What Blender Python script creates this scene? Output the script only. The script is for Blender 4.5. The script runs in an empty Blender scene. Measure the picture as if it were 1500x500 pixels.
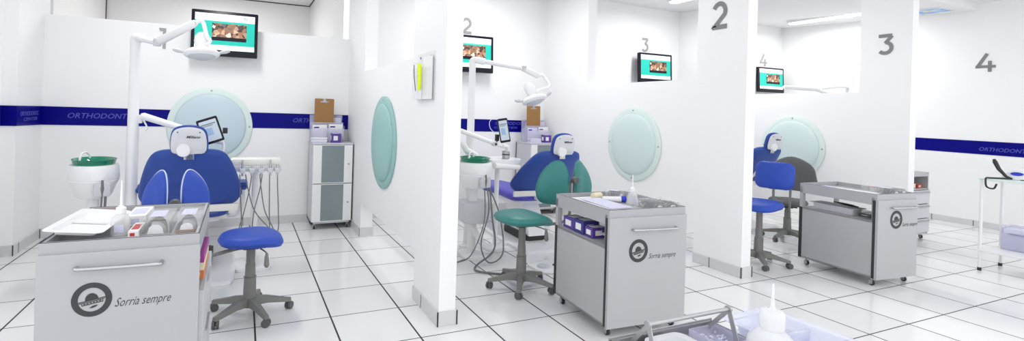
import bpy, bmesh, math, random
from math import sin, cos, pi, radians as R
from mathutils import Vector, Matrix, Euler
random.seed(5)
S = bpy.context.scene
COL = S.collection

# ------------------------------------------------------------------ camera
cd = bpy.data.cameras.new('camera'); cam = bpy.data.objects.new('camera', cd); COL.objects.link(cam)
cd.sensor_width = 36; cd.sensor_fit = 'HORIZONTAL'; cd.lens = 725 / 1500 * 36
cd.shift_x = (750 - 674) / 1500; cd.shift_y = (159.5 - 250) / 1500
cd.clip_start = .02
cam.matrix_world = Matrix.Translation((0, 0, 1.5)) @ Matrix.Rotation(-.413, 4, 'Z') @ Matrix.Rotation(pi / 2, 4, 'X') @ Matrix.Rotation(.030, 4, 'Z')
S.camera = cam
# ------------------------------------------------------------------ world, colour management
w = bpy.data.worlds.new('world'); S.world = w; w.use_nodes = True
w.node_tree.nodes['Background'].inputs[0].default_value = (.96, .98, 1, 1)
w.node_tree.nodes['Background'].inputs[1].default_value = 1.15
S.view_settings.view_transform = 'Standard'; S.view_settings.look = 'None'
S.view_settings.gamma = 1; S.view_settings.use_curve_mapping = False
S.view_settings.exposure = 0.53
# ------------------------------------------------------------------ ceiling lights, mostly added out of view (area light + its luminaire further down)
LUM = [(-.35, 2.0), (-.35, 4.9), (1.5, 1.9), (4.3, 1.9), (2.95, 1.6), (2.95, 5.2), (6.1, 1.6), (6.1, 5.2), (9.13, 1.6), (9.13, 5.3), (-.4, 8.0)]  # only the far right rear batten is seen; the rest are added for light
def ceil_z(x, y):
    return 3.42 if y < 3.65 else 3.30 if y > 6.7 else 3.31 + (9.9 - x) * .010 + (y - 6.55) * .045
for lx, ly in LUM:
    L = bpy.data.lights.new('ceiling_lamp', 'AREA'); L.shape = 'RECTANGLE'; L.size = .14; L.size_y = 1.15
    L.energy = 36 if ly < 3 else 21; L.color = (1, .985, .965)
    lo = bpy.data.objects.new('ceiling_lamp', L); COL.objects.link(lo)
    lo.location = (lx, ly, ceil_z(lx, ly) - .07)

# ------------------------------------------------------------------ materials
def mat(name, col, rough=.5, metal=0, emit=0, trans=0, noise=0, nscale=60, bump=0, coat=0, ior=1.45, alpha=1, spec=.5):
    m = bpy.data.materials.new(name); m.use_nodes = True
    nt = m.node_tree; b = nt.nodes['Principled BSDF']
    b.inputs['Base Color'].default_value = (*col, 1); b.inputs['Roughness'].default_value = rough
    b.inputs['Metallic'].default_value = metal; b.inputs['IOR'].default_value = ior
    b.inputs['Specular IOR Level'].default_value = spec
    if emit:
        b.inputs['Emission Color'].default_value = (*col, 1); b.inputs['Emission Strength'].default_value = emit
    if trans: b.inputs['Transmission Weight'].default_value = trans
    if coat: b.inputs['Coat Weight'].default_value = coat
    if alpha < 1: b.inputs['Alpha'].default_value = alpha
    if noise or bump:
        tc = nt.nodes.new('ShaderNodeTexCoord'); nz = nt.nodes.new('ShaderNodeTexNoise')
        nz.inputs['Scale'].default_value = nscale; nz.inputs['Detail'].default_value = 3
        nt.links.new(tc.outputs['Object'], nz.inputs['Vector'])
        if noise:
            mr = nt.nodes.new('ShaderNodeMapRange'); mr.inputs[3].default_value = 1 - noise; mr.inputs[4].default_value = 1 + noise
            nt.links.new(nz.outputs['Fac'], mr.inputs[0])
            mx = nt.nodes.new('ShaderNodeVectorMath'); mx.operation = 'SCALE'; mx.inputs[0].default_value = col
            nt.links.new(mr.outputs[0], mx.inputs['Scale']); nt.links.new(mx.outputs[0], b.inputs['Base Color'])
        if bump:
            bp = nt.nodes.new('ShaderNodeBump'); bp.inputs['Strength'].default_value = bump; bp.inputs['Distance'].default_value = .002
            nt.links.new(nz.outputs['Fac'], bp.inputs['Height']); nt.links.new(bp.outputs[0], b.inputs['Normal'])
    return m
M = dict(
    wall=mat('painted_wall', (.90, .90, .905), .45, noise=.012, nscale=2, bump=.05),
    ceiling=mat('ceiling_paint', (.86, .86, .87), .7, noise=.01, nscale=2),
    tile_base=mat('baseboard_tile', (.66, .66, .67), .25, noise=.03, nscale=9),
    joint=mat('dark_joint', (.05, .05, .055), .6, noise=.1),
    strip=mat('blue_strip', (.001, .001, .20), .35, spec=.15, noise=.05, nscale=3),
    stripink=mat('strip_lettering', (.09, .10, .44), .4, spec=.2, noise=.02),
    grey=mat('grey_laminate', (.44, .44, .455), .38, noise=.02, nscale=6),
    greyd=mat('grey_laminate_inside', (.42, .42, .44), .5, noise=.02, nscale=6),
    edge=mat('black_edge_band', (.03, .03, .035), .5, noise=.05),
    ink=mat('dark_grey_print', (.045, .045, .05), .6, noise=.05),
    number=mat('number_grey', (.22, .22, .23), .5, noise=.03),
    numberl=mat('number_light_grey', (.36, .36, .37), .5, noise=.03),
    blue=mat('blue_upholstery', (.032, .075, .33), .42, spec=.3, noise=.05, nscale=14, bump=.12),
    stoolblue=mat('bright_blue_upholstery', (.035, .085, .46), .45, spec=.3, noise=.06, nscale=22, bump=.25),
    violet=mat('blue_upholstery_lit_violet', (.08, .065, .46), .42, spec=.3, noise=.05, nscale=14, bump=.12),  # blue seat cover with the violet cast of the light in its colour
    teal=mat('teal_upholstery', (.050, .23, .215), .4, spec=.35, noise=.05, nscale=14, bump=.12),
    charcoal=mat('charcoal_shell', (.11, .11, .115), .55, noise=.06, nscale=30),
    piping=mat('pale_piping', (.62, .66, .78), .5, noise=.03),
    white=mat('white_enamel', (.84, .84, .85), .28, noise=.015, nscale=4, coat=.2),
    whitep=mat('white_plastic', (.87, .87, .88), .35, noise=.015, nscale=4),
    offwhite=mat('warm_white_plastic', (.80, .79, .74), .35, noise=.02, nscale=4),
    archgrey=mat('olive_grey_wire', (.13, .12, .09), .45, noise=.2),
    shellgrey=mat('light_grey_shell', (.66, .67, .70), .4, noise=.02, nscale=5),
    palegrey=mat('pale_grey_plastic', (.60, .61, .64), .4, noise=.02, nscale=5),
    base=mat('grey_stool_plastic', (.20, .197, .188), .45, noise=.05, nscale=20),
    hose=mat('grey_hose', (.17, .175, .18), .5, noise=.04),
    dark=mat('dark_rubber', (.03, .03, .032), .5, noise=.1),
    chrome=mat('chrome', (.50, .50, .52), .22, metal=1, noise=.02),
    steel=mat('brushed_steel', (.46, .46, .47), .38, metal=.85, noise=.06, nscale=40),
    greenglass=mat('green_glass_bowl', (.0, .30, .17), .08, trans=.45, noise=.04, nscale=9, coat=.5),
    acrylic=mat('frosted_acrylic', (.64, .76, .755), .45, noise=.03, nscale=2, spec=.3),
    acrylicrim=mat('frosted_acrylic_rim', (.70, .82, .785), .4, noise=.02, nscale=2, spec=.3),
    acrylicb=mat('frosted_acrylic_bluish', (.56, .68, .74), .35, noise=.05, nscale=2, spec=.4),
    acrylicgrazing=mat('frosted_acrylic_grazing', (.31, .53, .505), .4, noise=.03, nscale=2, spec=.3),  # same acrylic, darkening of its grazing view put into the colour
    clear=mat('clear_plastic', (.93, .94, .96), .06, trans=.0, noise=.01, alpha=.13, spec=.3),
    clearv=mat('clear_lilac_plastic', (.72, .72, .90), .08, noise=.01, alpha=.35),
    milky=mat('milky_plastic', (.86, .87, .87), .25, noise=.01, trans=.0, alpha=.48),
    bluemilk=mat('bluish_tray_plastic', (.74, .76, .93), .12, noise=.02, alpha=.42),
    paper=mat('white_paper', (.86, .86, .87), .7, noise=.03, nscale=15),
    paperl=mat('lilac_paper', (.66, .66, .82), .7, noise=.06, nscale=15),
    kraft=mat('brown_hardboard', (.33, .17, .055), .55, noise=.10, nscale=40),
    purple=mat('purple_carton', (.10, .05, .30), .45, noise=.12, nscale=18),
    indigo=mat('indigo_carton', (.045, .04, .24), .45, noise=.12, nscale=18),
    orange=mat('orange_carton', (.72, .20, .06), .5, noise=.06, nscale=18),
    magenta=mat('magenta_carton', (.36, .05, .30), .5, noise=.06, nscale=18),
    red=mat('red_packet', (.55, .05, .05), .5, noise=.1),
    green=mat('green_packet', (.12, .33, .20), .5, noise=.1),
    yellow=mat('yellow_marker', (.78, .95, .02), .35, noise=.02),
    bluecap=mat('blue_cap', (.02, .04, .55), .3, noise=.03),
    glassdoor=mat('tinted_glass_door', (.22, .27, .285), .16, noise=.04, nscale=3, spec=.6),
    cream=mat('cream_plaster', (.80, .72, .50), .5, noise=.05),
    wood=mat('brown_wax', (.30, .15, .06), .5, noise=.15),
    bronze=mat('grey_bronze_wire', (.26, .24, .19), .35, metal=.6, noise=.2),
    tvblack=mat('tv_black', (.007, .006, .014), .3, spec=.3, noise=.05),
    s_white=mat('screen_white', (.80, .92, .93), .4, emit=.3, spec=.2, noise=.01),
    s_teal=mat('screen_teal', (.02, .42, .34), .4, emit=.35, spec=.2, noise=.02),
    s_ink=mat('screen_ink', (.12, .16, .18), .4, emit=.2, noise=.02),
    phone=mat('phone_screen', (.50, .57, .64), .2, emit=.12, noise=.02),
    phoneb=mat('phone_screen_blue', (.28, .42, .62), .2, emit=.1, noise=.02),
    lampglow=mat('luminaire_diffuser', (1, .99, .97), .5, emit=3.0, noise=.005),
)
def picture_mat():
    m = bpy.data.materials.new('screen_picture'); m.use_nodes = True; nt = m.node_tree; b = nt.nodes['Principled BSDF']
    tc = nt.nodes.new('ShaderNodeTexCoord'); v = nt.nodes.new('ShaderNodeTexVoronoi'); v.inputs['Scale'].default_value = 26
    cr = nt.nodes.new('ShaderNodeValToRGB'); el = cr.color_ramp.elements
    el[0].color = (.01, .01, .01, 1); el[1].color = (.75, .68, .58, 1)
    for p, c in ((.3, (.05, .03, .02, 1)), (.5, (.35, .16, .08, 1)), (.62, (.08, .09, .10, 1)), (.8, (.55, .33, .2, 1))):
        e = el.new(p); e.color = c
    nt.links.new(tc.outputs['Object'], v.inputs['Vector']); nt.links.new(v.outputs['Color'], cr.inputs[0])
    nt.links.new(cr.outputs[0], b.inputs['Base Color']); nt.links.new(cr.outputs[0], b.inputs['Emission Color'])
    b.inputs['Emission Strength'].default_value = .25
    return m
M['s_pic'] = picture_mat()
def sky_picture():
    m = bpy.data.materials.new('blue_sky_print'); m.use_nodes = True; nt = m.node_tree; b = nt.nodes['Principled BSDF']
    tc = nt.nodes.new('ShaderNodeTexCoord'); v = nt.nodes.new('ShaderNodeTexNoise'); v.inputs['Scale'].default_value = 6
    cr = nt.nodes.new('ShaderNodeValToRGB'); el = cr.color_ramp.elements
    el[0].position = .35; el[0].color = (.10, .34, .78, 1); el[1].position = .68; el[1].color = (.72, .84, .93, 1)
    nt.links.new(tc.outputs['Object'], v.inputs['Vector']); nt.links.new(v.outputs['Fac'], cr.inputs[0]); nt.links.new(cr.outputs[0], b.inputs['Base Color'])
    b.inputs['Roughness'].default_value = .5
    return m
M['sky'] = sky_picture()
def floor_mat():
    m = bpy.data.materials.new('floor_tiles'); m.use_nodes = True; nt = m.node_tree; b = nt.nodes['Principled BSDF']
    N = nt.nodes.new; Lk = nt.links.new
    tc = N('ShaderNodeTexCoord'); sp = N('ShaderNodeSeparateXYZ'); Lk(tc.outputs['Object'], sp.inputs[0])
    def line(out, off, size, wid):
        a = N('ShaderNodeMath'); a.operation = 'SUBTRACT'; Lk(out, a.inputs[0]); a.inputs[1].default_value = off
        d = N('ShaderNodeMath'); d.operation = 'DIVIDE'; Lk(a.outputs[0], d.inputs[0]); d.inputs[1].default_value = size
        p = N('ShaderNodeMath'); p.operation = 'PINGPONG'; Lk(d.outputs[0], p.inputs[0]); p.inputs[1].default_value = .5
        l = N('ShaderNodeMath'); l.operation = 'LESS_THAN'; Lk(p.outputs[0], l.inputs[0]); l.inputs[1].default_value = wid / 2 / size
        f = N('ShaderNodeMath'); f.operation = 'FLOOR'; Lk(d.outputs[0], f.inputs[0])
        return l.outputs[0], f.outputs[0]
    lx, ix = line(sp.outputs[0], .111, .4955, .0115)
    ly, iy = line(sp.outputs[1], 5.613, .5145, .0085)
    mxx = N('ShaderNodeMath'); mxx.operation = 'MAXIMUM'; Lk(lx, mxx.inputs[0]); Lk(ly, mxx.inputs[1])
    cmb = N('ShaderNodeCombineXYZ'); Lk(ix, cmb.inputs[0]); Lk(iy, cmb.inputs[1])
    wn = N('ShaderNodeTexWhiteNoise'); Lk(cmb.outputs[0], wn.inputs['Vector'])
    mr = N('ShaderNodeMapRange'); mr.inputs[3].default_value = .80; mr.inputs[4].default_value = .86; Lk(wn.outputs[0], mr.inputs[0])
    cc = N('ShaderNodeCombineColor'); [Lk(mr.outputs[0], cc.inputs[k]) for k in range(3)]
    mix = N('ShaderNodeMix'); mix.data_type = 'RGBA'; Lk(mxx.outputs[0], mix.inputs[0]); Lk(cc.outputs[0], mix.inputs[6]); mix.inputs[7].default_value = (.02, .02, .022, 1)
    Lk(mix.outputs[2], b.inputs['Base Color'])
    rr = N('ShaderNodeMapRange'); rr.inputs[3].default_value = .13; rr.inputs[4].default_value = .7; Lk(mxx.outputs[0], rr.inputs[0]); Lk(rr.outputs[0], b.inputs['Roughness'])
    return m
M['floor'] = floor_mat()

# ------------------------------------------------------------------ mesh helpers
class MB:
    """collects shapes in one bmesh"""
    def __init__(s): s.bm = bmesh.new()
    def add(s, verts, faces):
        vs = [s.bm.verts.new(v) for v in verts]
        for f in faces:
            try: s.bm.faces.new([vs[i] for i in f])
            except ValueError: pass
        return s
    def box(s, x0, x1, y0, y1, z0, z1, bev=0, xf=None):
        t = bmesh.new(); bmesh.ops.create_cube(t, size=1)
        for v in t.verts: v.co = Vector(((x0 + x1) / 2 + v.co.x * (x1 - x0), (y0 + y1) / 2 + v.co.y * (y1 - y0), (z0 + z1) / 2 + v.co.z * (z1 - z0)))
        if bev: bmesh.ops.bevel(t, geom=t.edges[:], offset=bev, segments=2, affect='EDGES', profile=.6)
        return s._merge(t, xf)
    def _merge(s, t, xf=None):
        if xf is not None: bmesh.ops.transform(t, matrix=xf, verts=t.verts)
        t.verts.index_update(); mp = [s.bm.verts.new(v.co) for v in t.verts]
        for f in t.faces:
            try: s.bm.faces.new([mp[v.index] for v in f.verts])
            except ValueError: pass
        t.free(); return s
    def tube(s, pts, r, seg=10, cap=True):
        pts = [Vector(p) for p in pts]; n = len(pts); rs = r if isinstance(r, (list, tuple)) else [r] * n
        rings = []; up = None
        for i, p in enumerate(pts):
            d = (pts[min(i + 1, n - 1)] - pts[max(i - 1, 0)]).normalized()
            if up is None: up = d.orthogonal().normalized()
            up = (up - d * up.dot(d)); up = up.normalized() if up.length > 1e-6 else d.orthogonal().normalized()
            sd = d.cross(up)
            rings.append([s.bm.verts.new(p + (up * cos(2 * pi * k / seg) + sd * sin(2 * pi * k / seg)) * rs[i]) for k in range(seg)])
        for a, b in zip(rings, rings[1:]):
            for k in range(seg): s.bm.faces.new((a[k], a[(k + 1) % seg], b[(k + 1) % seg], b[k]))
        if cap: s.bm.faces.new(rings[0][::-1]); s.bm.faces.new(rings[-1])
        return s
    def lathe(s, prof, c=(0, 0, 0), seg=28, xf=None, sx=1, sy=1):
        t = bmesh.new(); rings = []
        for r, z in prof:
            rings.append([t.verts.new((c[0] + r * cos(2 * pi * k / seg) * sx, c[1] + r * sin(2 * pi * k / seg) * sy, c[2] + z)) for k in range(seg)] if r > 1e-5 else [t.verts.new((c[0], c[1], c[2] + z))])
        for a, b in zip(rings, rings[1:]):
            for k in range(seg):
                k2 = (k + 1) % seg
                if len(a) == 1 and len(b) == 1: continue
                if len(a) == 1: t.faces.new((a[0], b[k2], b[k]))
                elif len(b) == 1: t.faces.new((a[k], a[k2], b[0]))
                else: t.faces.new((a[k], a[k2], b[k2], b[k]))
        return s._merge(t, xf)
    def prism(s, poly, z0, z1, xf=None, bev=0):
        t = bmesh.new(); a = [t.verts.new((x, y, z0)) for x, y in poly]; b = [t.verts.new((x, y, z1)) for x, y in poly]; n = len(poly)
        t.faces.new(a[::-1]); t.faces.new(b)
        for k in range(n): t.faces.new((a[k], a[(k + 1) % n], b[(k + 1) % n], b[k]))
        if bev:
            es = [e for e in t.edges if abs(e.verts[0].co.z - e.verts[1].co.z) < 1e-7]
            bmesh.ops.bevel(t, geom=es, offset=bev, segments=3, affect='EDGES', profile=.6)
        return s._merge(t, xf)
    def pad(s, poly, thick, xf=None, edge=.12, bulge=.25, bend=None):
        """upholstered cushion from an outline in u,v; t is its thickness"""
        cx = sum(p[0] for p in poly) / len(poly); cy = sum(p[1] for p in poly) / len(poly); T = thick / 2
        prof = [(.01, -T * (1 + bulge)), (.35, -T * (1 + bulge * .8)), (.7, -T * (1 + bulge * .3)), (1 - edge, -T * .93), (1 - edge * .35, -T * .62), (1, 0),
                (1 - edge * .35, T * .62), (1 - edge, T * .93), (.7, T * (1 + bulge * .3)), (.35, T * (1 + bulge * .8)), (.01, T * (1 + bulge))]
        t = bmesh.new(); rings = []
        for k, z in prof:
            ring = []
            for x, y in poly:
                u, v = cx + (x - cx) * k, cy + (y - cy) * k
                ring.append(t.verts.new((u, v, z + (bend(u, v) if bend else 0))))
            rings.append(ring)
        n = len(poly)
        for a, b in zip(rings, rings[1:]):
            for k in range(n): t.faces.new((a[k], a[(k + 1) % n], b[(k + 1) % n], b[k]))
        t.faces.new(rings[0][::-1]); t.faces.new(rings[-1])
        return s._merge(t, xf)
    def ribbon(s, pts, w, t0=0, t1=.004, xf=None):
        """flat stroke with mitred corners"""
        n = len(pts); Lp = []; Rp = []
        for i, p in enumerate(pts):
            p = Vector(p); a = Vector(pts[i - 1]) if i else None; b = Vector(pts[i + 1]) if i < n - 1 else None
            d1 = (p - a).normalized() if a is not None else (b - p).normalized(); d2 = (b - p).normalized() if b is not None else d1
            n1 = Vector((-d1.y, d1.x)); n2 = Vector((-d2.y, d2.x)); m = (n1 + n2).normalized(); k = w / 2 / max(.35, m.dot(n1))
            Lp.append(p + m * k); Rp.append(p - m * k)
        t = bmesh.new()
        q = [[t.verts.new((v.x, v.y, z)) for v in P_] for z in (t0, t1) for P_ in (Lp, Rp)]
        l0, r0, l1, r1 = q
        for i in range(n - 1):
            t.faces.new((l0[i], l0[i + 1], r0[i + 1], r0[i])); t.faces.new((l1[i], r1[i], r1[i + 1], l1[i + 1]))
            t.faces.new((l0[i], l1[i], l1[i + 1], l0[i + 1])); t.faces.new((r0[i], r0[i + 1], r1[i + 1], r1[i]))
        t.faces.new((l0[0], r0[0], r1[0], l1[0])); t.faces.new((l0[-1], l1[-1], r1[-1], r0[-1]))
        return s._merge(t, xf)
    def build(s, name, m, parent=None, smooth=True, label=None, kind=None):
        bmesh.ops.recalc_face_normals(s.bm, faces=s.bm.faces)
        me = bpy.data.meshes.new(name); s.bm.to_mesh(me); s.bm.free()
        if smooth:
            me.polygons.foreach_set('use_smooth', [True] * len(me.polygons))
            me.set_sharp_from_angle(angle=R(38))
        me.materials.append(M[m] if isinstance(m, str) else m)
        o = bpy.data.objects.new(name, me); COL.objects.link(o)
        if parent is not None: o.parent = parent
        if label: o['label'] = label
        if kind: o['kind'] = kind
        return o
def thing(name, label, cat, loc=(0, 0, 0), rz=0, group=None, rot=None):
    o = bpy.data.objects.new(name, None); COL.objects.link(o); o.location = loc; o.rotation_euler = rot if rot else (0, 0, rz)
    o.empty_display_size = .1
    o['label'] = label; o['category'] = cat
    if group: o['group'] = group
    return o
def tag(o, label, cat, group=None):
    o['label'] = label; o['category'] = cat
    if group: o['group'] = group
    return o
def st(o): o['kind'] = 'structure'; return o
def sett(name, loc=(0, 0, 0), rot=(0, 0, 0)):
    o = bpy.data.objects.new(name, None); COL.objects.link(o); o.location = loc; o.rotation_euler = rot; o['kind'] = 'structure'; return o
def T(x=0, y=0, z=0, rx=0, ry=0, rz=0): return Matrix.Translation((x, y, z)) @ Euler((rx, ry, rz)).to_matrix().to_4x4()
def rounded(w, h, r, n=5, cx=0, cy=0):
    p = []
    for (sx, sy, a0) in ((1, 1, 0), (-1, 1, pi / 2), (-1, -1, pi), (1, -1, 3 * pi / 2)):
        for k in range(n + 1):
            a = a0 + pi / 2 * k / n; p.append((cx + sx * (w / 2 - r) + r * cos(a), cy + sy * (h / 2 - r) + r * sin(a)))
    return p
def spline(pts, n=8, closed=False):
    P_ = [Vector(p) for p in pts]; out = []; m = len(P_)
    for i in range(m if closed else m - 1):
        g = (lambda k: P_[k % m]) if closed else (lambda k: P_[max(0, min(m - 1, k))])
        a, b, c, d = g(i - 1), g(i), g(i + 1), g(i + 2)
        for k in range(n):
            t = k / n; out.append(.5 * ((2 * b) + (c - a) * t + (2 * a - 5 * b + 4 * c - d) * t * t + (3 * b - a - 3 * c + d) * t ** 3))
    if not closed: out.append(P_[-1])
    return out
def sp2(pts, n=6): return [(v.x, v.y) for v in spline([(x, y, 0) for x, y in pts], n, True)]
def text(name, s, m, parent, width, mtx, depth=.001, shear=0, bold=0, height=None, align='CENTER'):
    c = bpy.data.curves.new(name, 'FONT'); c.body = s; c.size = 1; c.extrude = .5; c.shear = shear; c.offset = bold; c.align_x = align; c.align_y = 'CENTER'; c.resolution_u = 2
    t = bpy.data.objects.new(name, c); COL.objects.link(t); bpy.context.view_layer.update()
    me = bpy.data.meshes.new_from_object(t.evaluated_get(bpy.context.evaluated_depsgraph_get()))
    bpy.data.objects.remove(t); bpy.data.curves.remove(c)
    xs = [v.co.x for v in me.vertices]; ys = [v.co.y for v in me.vertices]; k = width / (max(xs) - min(xs)); ky = height / (max(ys) - min(ys)) if height else k
    for v in me.vertices: v.co = mtx @ Vector((v.co.x * k, v.co.y * ky, v.co.z * depth))
    me.materials.clear(); me.materials.append(M[m]); me.name = name
    o = bpy.data.objects.new(name, me); COL.objects.link(o); o.parent = parent; return o

# ================================================================== THE ROOM
st(MB().box(-5, 13, -4, 9.6, -.1, 0).build('floor', 'floor'))
def quadslab(name, pts, th, m):   # pts: four (x,y,z) of the lower face
    v = [Vector(p) for p in pts] + [Vector(p) + Vector((0, 0, th)) for p in pts]
    return st(MB().add(v, [(0, 1, 2, 3), (4, 5, 6, 7), (0, 1, 5, 4), (1, 2, 6, 5), (2, 3, 7, 6), (3, 0, 4, 7)]).build(name, m, smooth=False))
quadslab('ceiling', [(x, y, ceil_z(x, y)) for x, y in ((-3.2, 3.651), (10.05, 3.651), (10.05, 6.7), (-3.2, 6.7))], .32, 'ceiling')
st(MB().box(-3.2, 10.05, 1.2, 3.65, 3.26, 3.60).build('ceiling', 'ceiling', smooth=False)).location.z = .03
st(MB().box(-3.2, 10.05, .6, 1.2, 3.29, 3.60).build('ceiling', 'ceiling', smooth=False))
st(MB().box(-2.2, 1.2, 6.701, 9.6, 3.30, 3.6).build('ceiling', 'ceiling', smooth=False))
st(MB().box(-2.03, 1.068, 9.435, 9.449, 3.285, 3.2995).box(1.055, 1.069, 6.71, 9.449, 3.285, 3.2995).build('trim_shadow_gap', 'joint', smooth=False))  # shadow gap under the recess ceiling, its shade painted as dark strips
XL, XR, YB = -1.94, 9.9, 6.55
b = MB()
b.box(1.267, 10.05, YB, YB + .15, 0, 3.8)
b.box(XL - .1, 1.267, YB, YB + .15, 0, 2.37)
st(b.build('wall_back', 'wall', smooth=False))
b = MB().box(-2.2, 1.2, 9.45, 9.6, 0, 3.9).box(1.07, 1.2, YB + .15, 9.45, 0, 3.9).box(-2.2, -2.03, YB + .15, 9.45, 0, 3.9)
st(b.build('wall_recess', 'wall', smooth=False))
st(MB().box(-2.03, -2.022, 9.42, 9.448, 0, 3.5).build('trim_1', 'joint', smooth=False))
st(MB().box(-2.03, -1.96, 6.72, 6.86, 0, 3.5, .002).build('trim_2', 'palegrey', smooth=False))
b = MB().box(-2.3, XL, 5.9, YB + .15, 0, 3.9).box(-2.3, -2.055, 3.4, 5.9, 0, 3.9)
st(b.build('wall_left', 'wall', smooth=False))
st(MB().box(XR, XR + .15, 1.2, YB, 0, 3.8).build('wall_right', 'wall', smooth=False))
def partition(name, x, ynear, yfar, ysill, ypier, zb, zs, th=.125):
    b = MB().box(x, x + th, ynear, yfar, 0, 3.8).box(x, x + th, yfar, ysill, zb, 3.8) if ysill > yfar + .01 else MB().box(x, x + th, ynear, yfar, 0, 3.8)
    b.box(x, x + th, ysill, ypier, zb, zs)
    b.box(x, x + th, ypier, YB, zb, 3.8) if False else b.box(x, x + th + .015, ypier, YB, 0, 3.8)
    return st(b.build(name, 'wall', smooth=False))
partition('wall_partition_left', 1.267, 3.157, 3.70, 3.87, 5.65, .38, 1.90)
partition('wall_partition_middle', 4.285, 3.155, 3.69, 3.715, 5.50, .30, 1.88)
partition('wall_partition_right', 7.10, 3.17, 3.67, 3.70, 5.50, .30, 1.855)
# baseboards: tiles with dark joints at their ends
def baseboard(name, segs, joints):
    o = sett(name); b = MB()
    for s_ in segs: b.box(*s_, .002)
    b.build('board', 'tile_base', o, smooth=False)
    j = MB()
    for s_ in joints: j.box(*s_)
    j.build('joint', 'joint', o, smooth=False); return o
h = .10
baseboard('baseboard_back', [(XL, 1.26, YB - .012, YB, 0, h), (1.42, 4.27, YB - .012, YB, 0, h), (4.43, 7.09, YB - .012, YB, 0, h), (7.25, XR, YB - .012, YB, 0, h)], [(XL + .012 + .98 * k, XL + .018 + .98 * k, YB - .014, YB - .0125, 0, h) for k in range(12)])
baseboard('baseboard_left', [(XL, XL + .012, 5.89, YB - .013, 0, h), (-2.055, XL, 5.888, 5.9, 0, h), (-2.055, -2.043, 3.4, 5.885, 0, h)],
          [(XL + .0125, XL + .014, 6.0, 6.006, 0, h), (XL + .004, XL + .013, 5.884, 5.8875, 0, h), (-2.05, -2.044, 5.884, 5.8875, 0, h), (-2.05, -2.042, 5.80, 5.806, 0, h)])
for nm, x, yn, yf, yp in (('baseboard_partition_left', 1.267, 3.157, 3.70, 5.65), ('baseboard_partition_middle', 4.285, 3.155, 3.69, 5.5), ('baseboard_partition_right', 7.10, 3.17, 3.67, 5.5)):
    baseboard(nm, [(x - .012, x, yn - .010, yf, 0, h), (x - .012, x + .137, yn - .012, yn - .0005, 0, h), (x + .1255, x + .137, yn, yf, 0, h), (x - .012, x + .152, yp - .012, yp - .0005, 0, h), (x - .012, x, yp, YB - .014, 0, h)],
              [(x - .014, x - .0125, yn + .33, yn + .336, 0, h), (x - .0145, x - .004, yn - .0145, yn - .0125, 0, h + .001), (x + .128, x + .1385, yn - .0145, yn - .0125, 0, h + .001), (x - .014, x - .009, yp - .014, yp - .0125, 0, h)])
baseboard('baseboard_right', [(XR - .012, XR, 1.5, YB - .014, 0, .085)], [(XR - .0135, XR - .0125, y, y + .007, 0, .085) for y in (2.6, 3.62, 4.1, 4.6, 5.6)])
# blue strips on the walls with outlined lettering
def strip(name, segs, letters):
    o = sett(name); b = MB()
    for p0, p1, z0, z1, z2, z3, n in segs:   # p0->p1 in plan, bottom/top at p0, bottom/top at p1, normal
        n = Vector(n) * .004; A = Vector((*p0, 0)); B = Vector((*p1, 0))
        v = [A + Vector((0, 0, z0)), B + Vector((0, 0, z2)), B + Vector((0, 0, z3)), A + Vector((0, 0, z1))]
        b.add(v + [q + n for q in v], [(0, 1, 2, 3), (4, 5, 6, 7), (0, 1, 5, 4), (1, 2, 6, 5), (2, 3, 7, 6), (3, 0, 4, 7)])
    b.build('blue_band', 'strip', o, smooth=False)
    for s_, wd, x, y, z, rz, hh in letters:
        text('lettering', s_, 'stripink', o, wd, T(x, y, z, pi / 2, 0, rz), .002, .25, .01, hh)
    return o
def zb_(x): return 1.200 - (x + 1.94) * .0048
def zt_(x): return 1.397 - (x + 1.94) * .0080
strip('trim_3', [((XL, YB - .001), (1.266, YB - .001), zb_(XL), zt_(XL), zb_(1.27), zt_(1.27), (0, -1, 0))],
      [('ORTHODONTIC', .62, -1.42, YB - .006, 1.30, 0, .058), ('ORTHODONTIC', .62, .88, YB - .006, 1.29, 0, .055)])
strip('trim_4', [((1.41, YB - .001), (4.284, YB - .001), zb_(1.4), zt_(1.4), zb_(4.28), zt_(4.28), (0, -1, 0))], [('ORTHODONTIC', .62, 3.75, YB - .006, 1.30, 0, .045), ('CENTER', .40, 3.62, YB - .006, 1.235, 0, .03)])
strip('trim_5', [((4.425, YB - .001), (7.09, YB - .001), zb_(4.4), zt_(4.4), zb_(7.1), zt_(7.1), (0, -1, 0))], [('ORTHODONTIC', .62, 5.8, YB - .006, 1.26, 0, .055)])
strip('trim_6', [((7.24, YB - .001), (XR - .001, YB - .001), zb_(7.2), zt_(7.2), zb_(9.9), zt_(9.9), (0, -1, 0)), ((XR - .001, YB), (XR - .001, 2.2), zb_(9.9) - .06, zt_(9.9) - .035, 1.052, 1.252, (-1, 0, 0))],
      [('ORTHODONTIC', .55, XR - .007, 3.32, 1.138, -pi / 2, .055)])
strip('trim_7', [((XL + .001, 5.9), (XL + .001, YB), 1.215, 1.405, zb_(XL), zt_(XL), (1, 0, 0)), ((-2.055, 5.899), (XL + .005, 5.899), 1.215, 1.405, 1.215, 1.405, (0, -1, 0)), ((-2.054, 3.4), (-2.054, 5.895), 1.215, 1.405, 1.215, 1.405, (1, 0, 0))],
      [('ORTHODONTIC', .46, XL + .0065, 6.20, 1.325, pi / 2, .045), ('CENTER', .34, XL + .0065, 6.22, 1.27, pi / 2, .035)])
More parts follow.
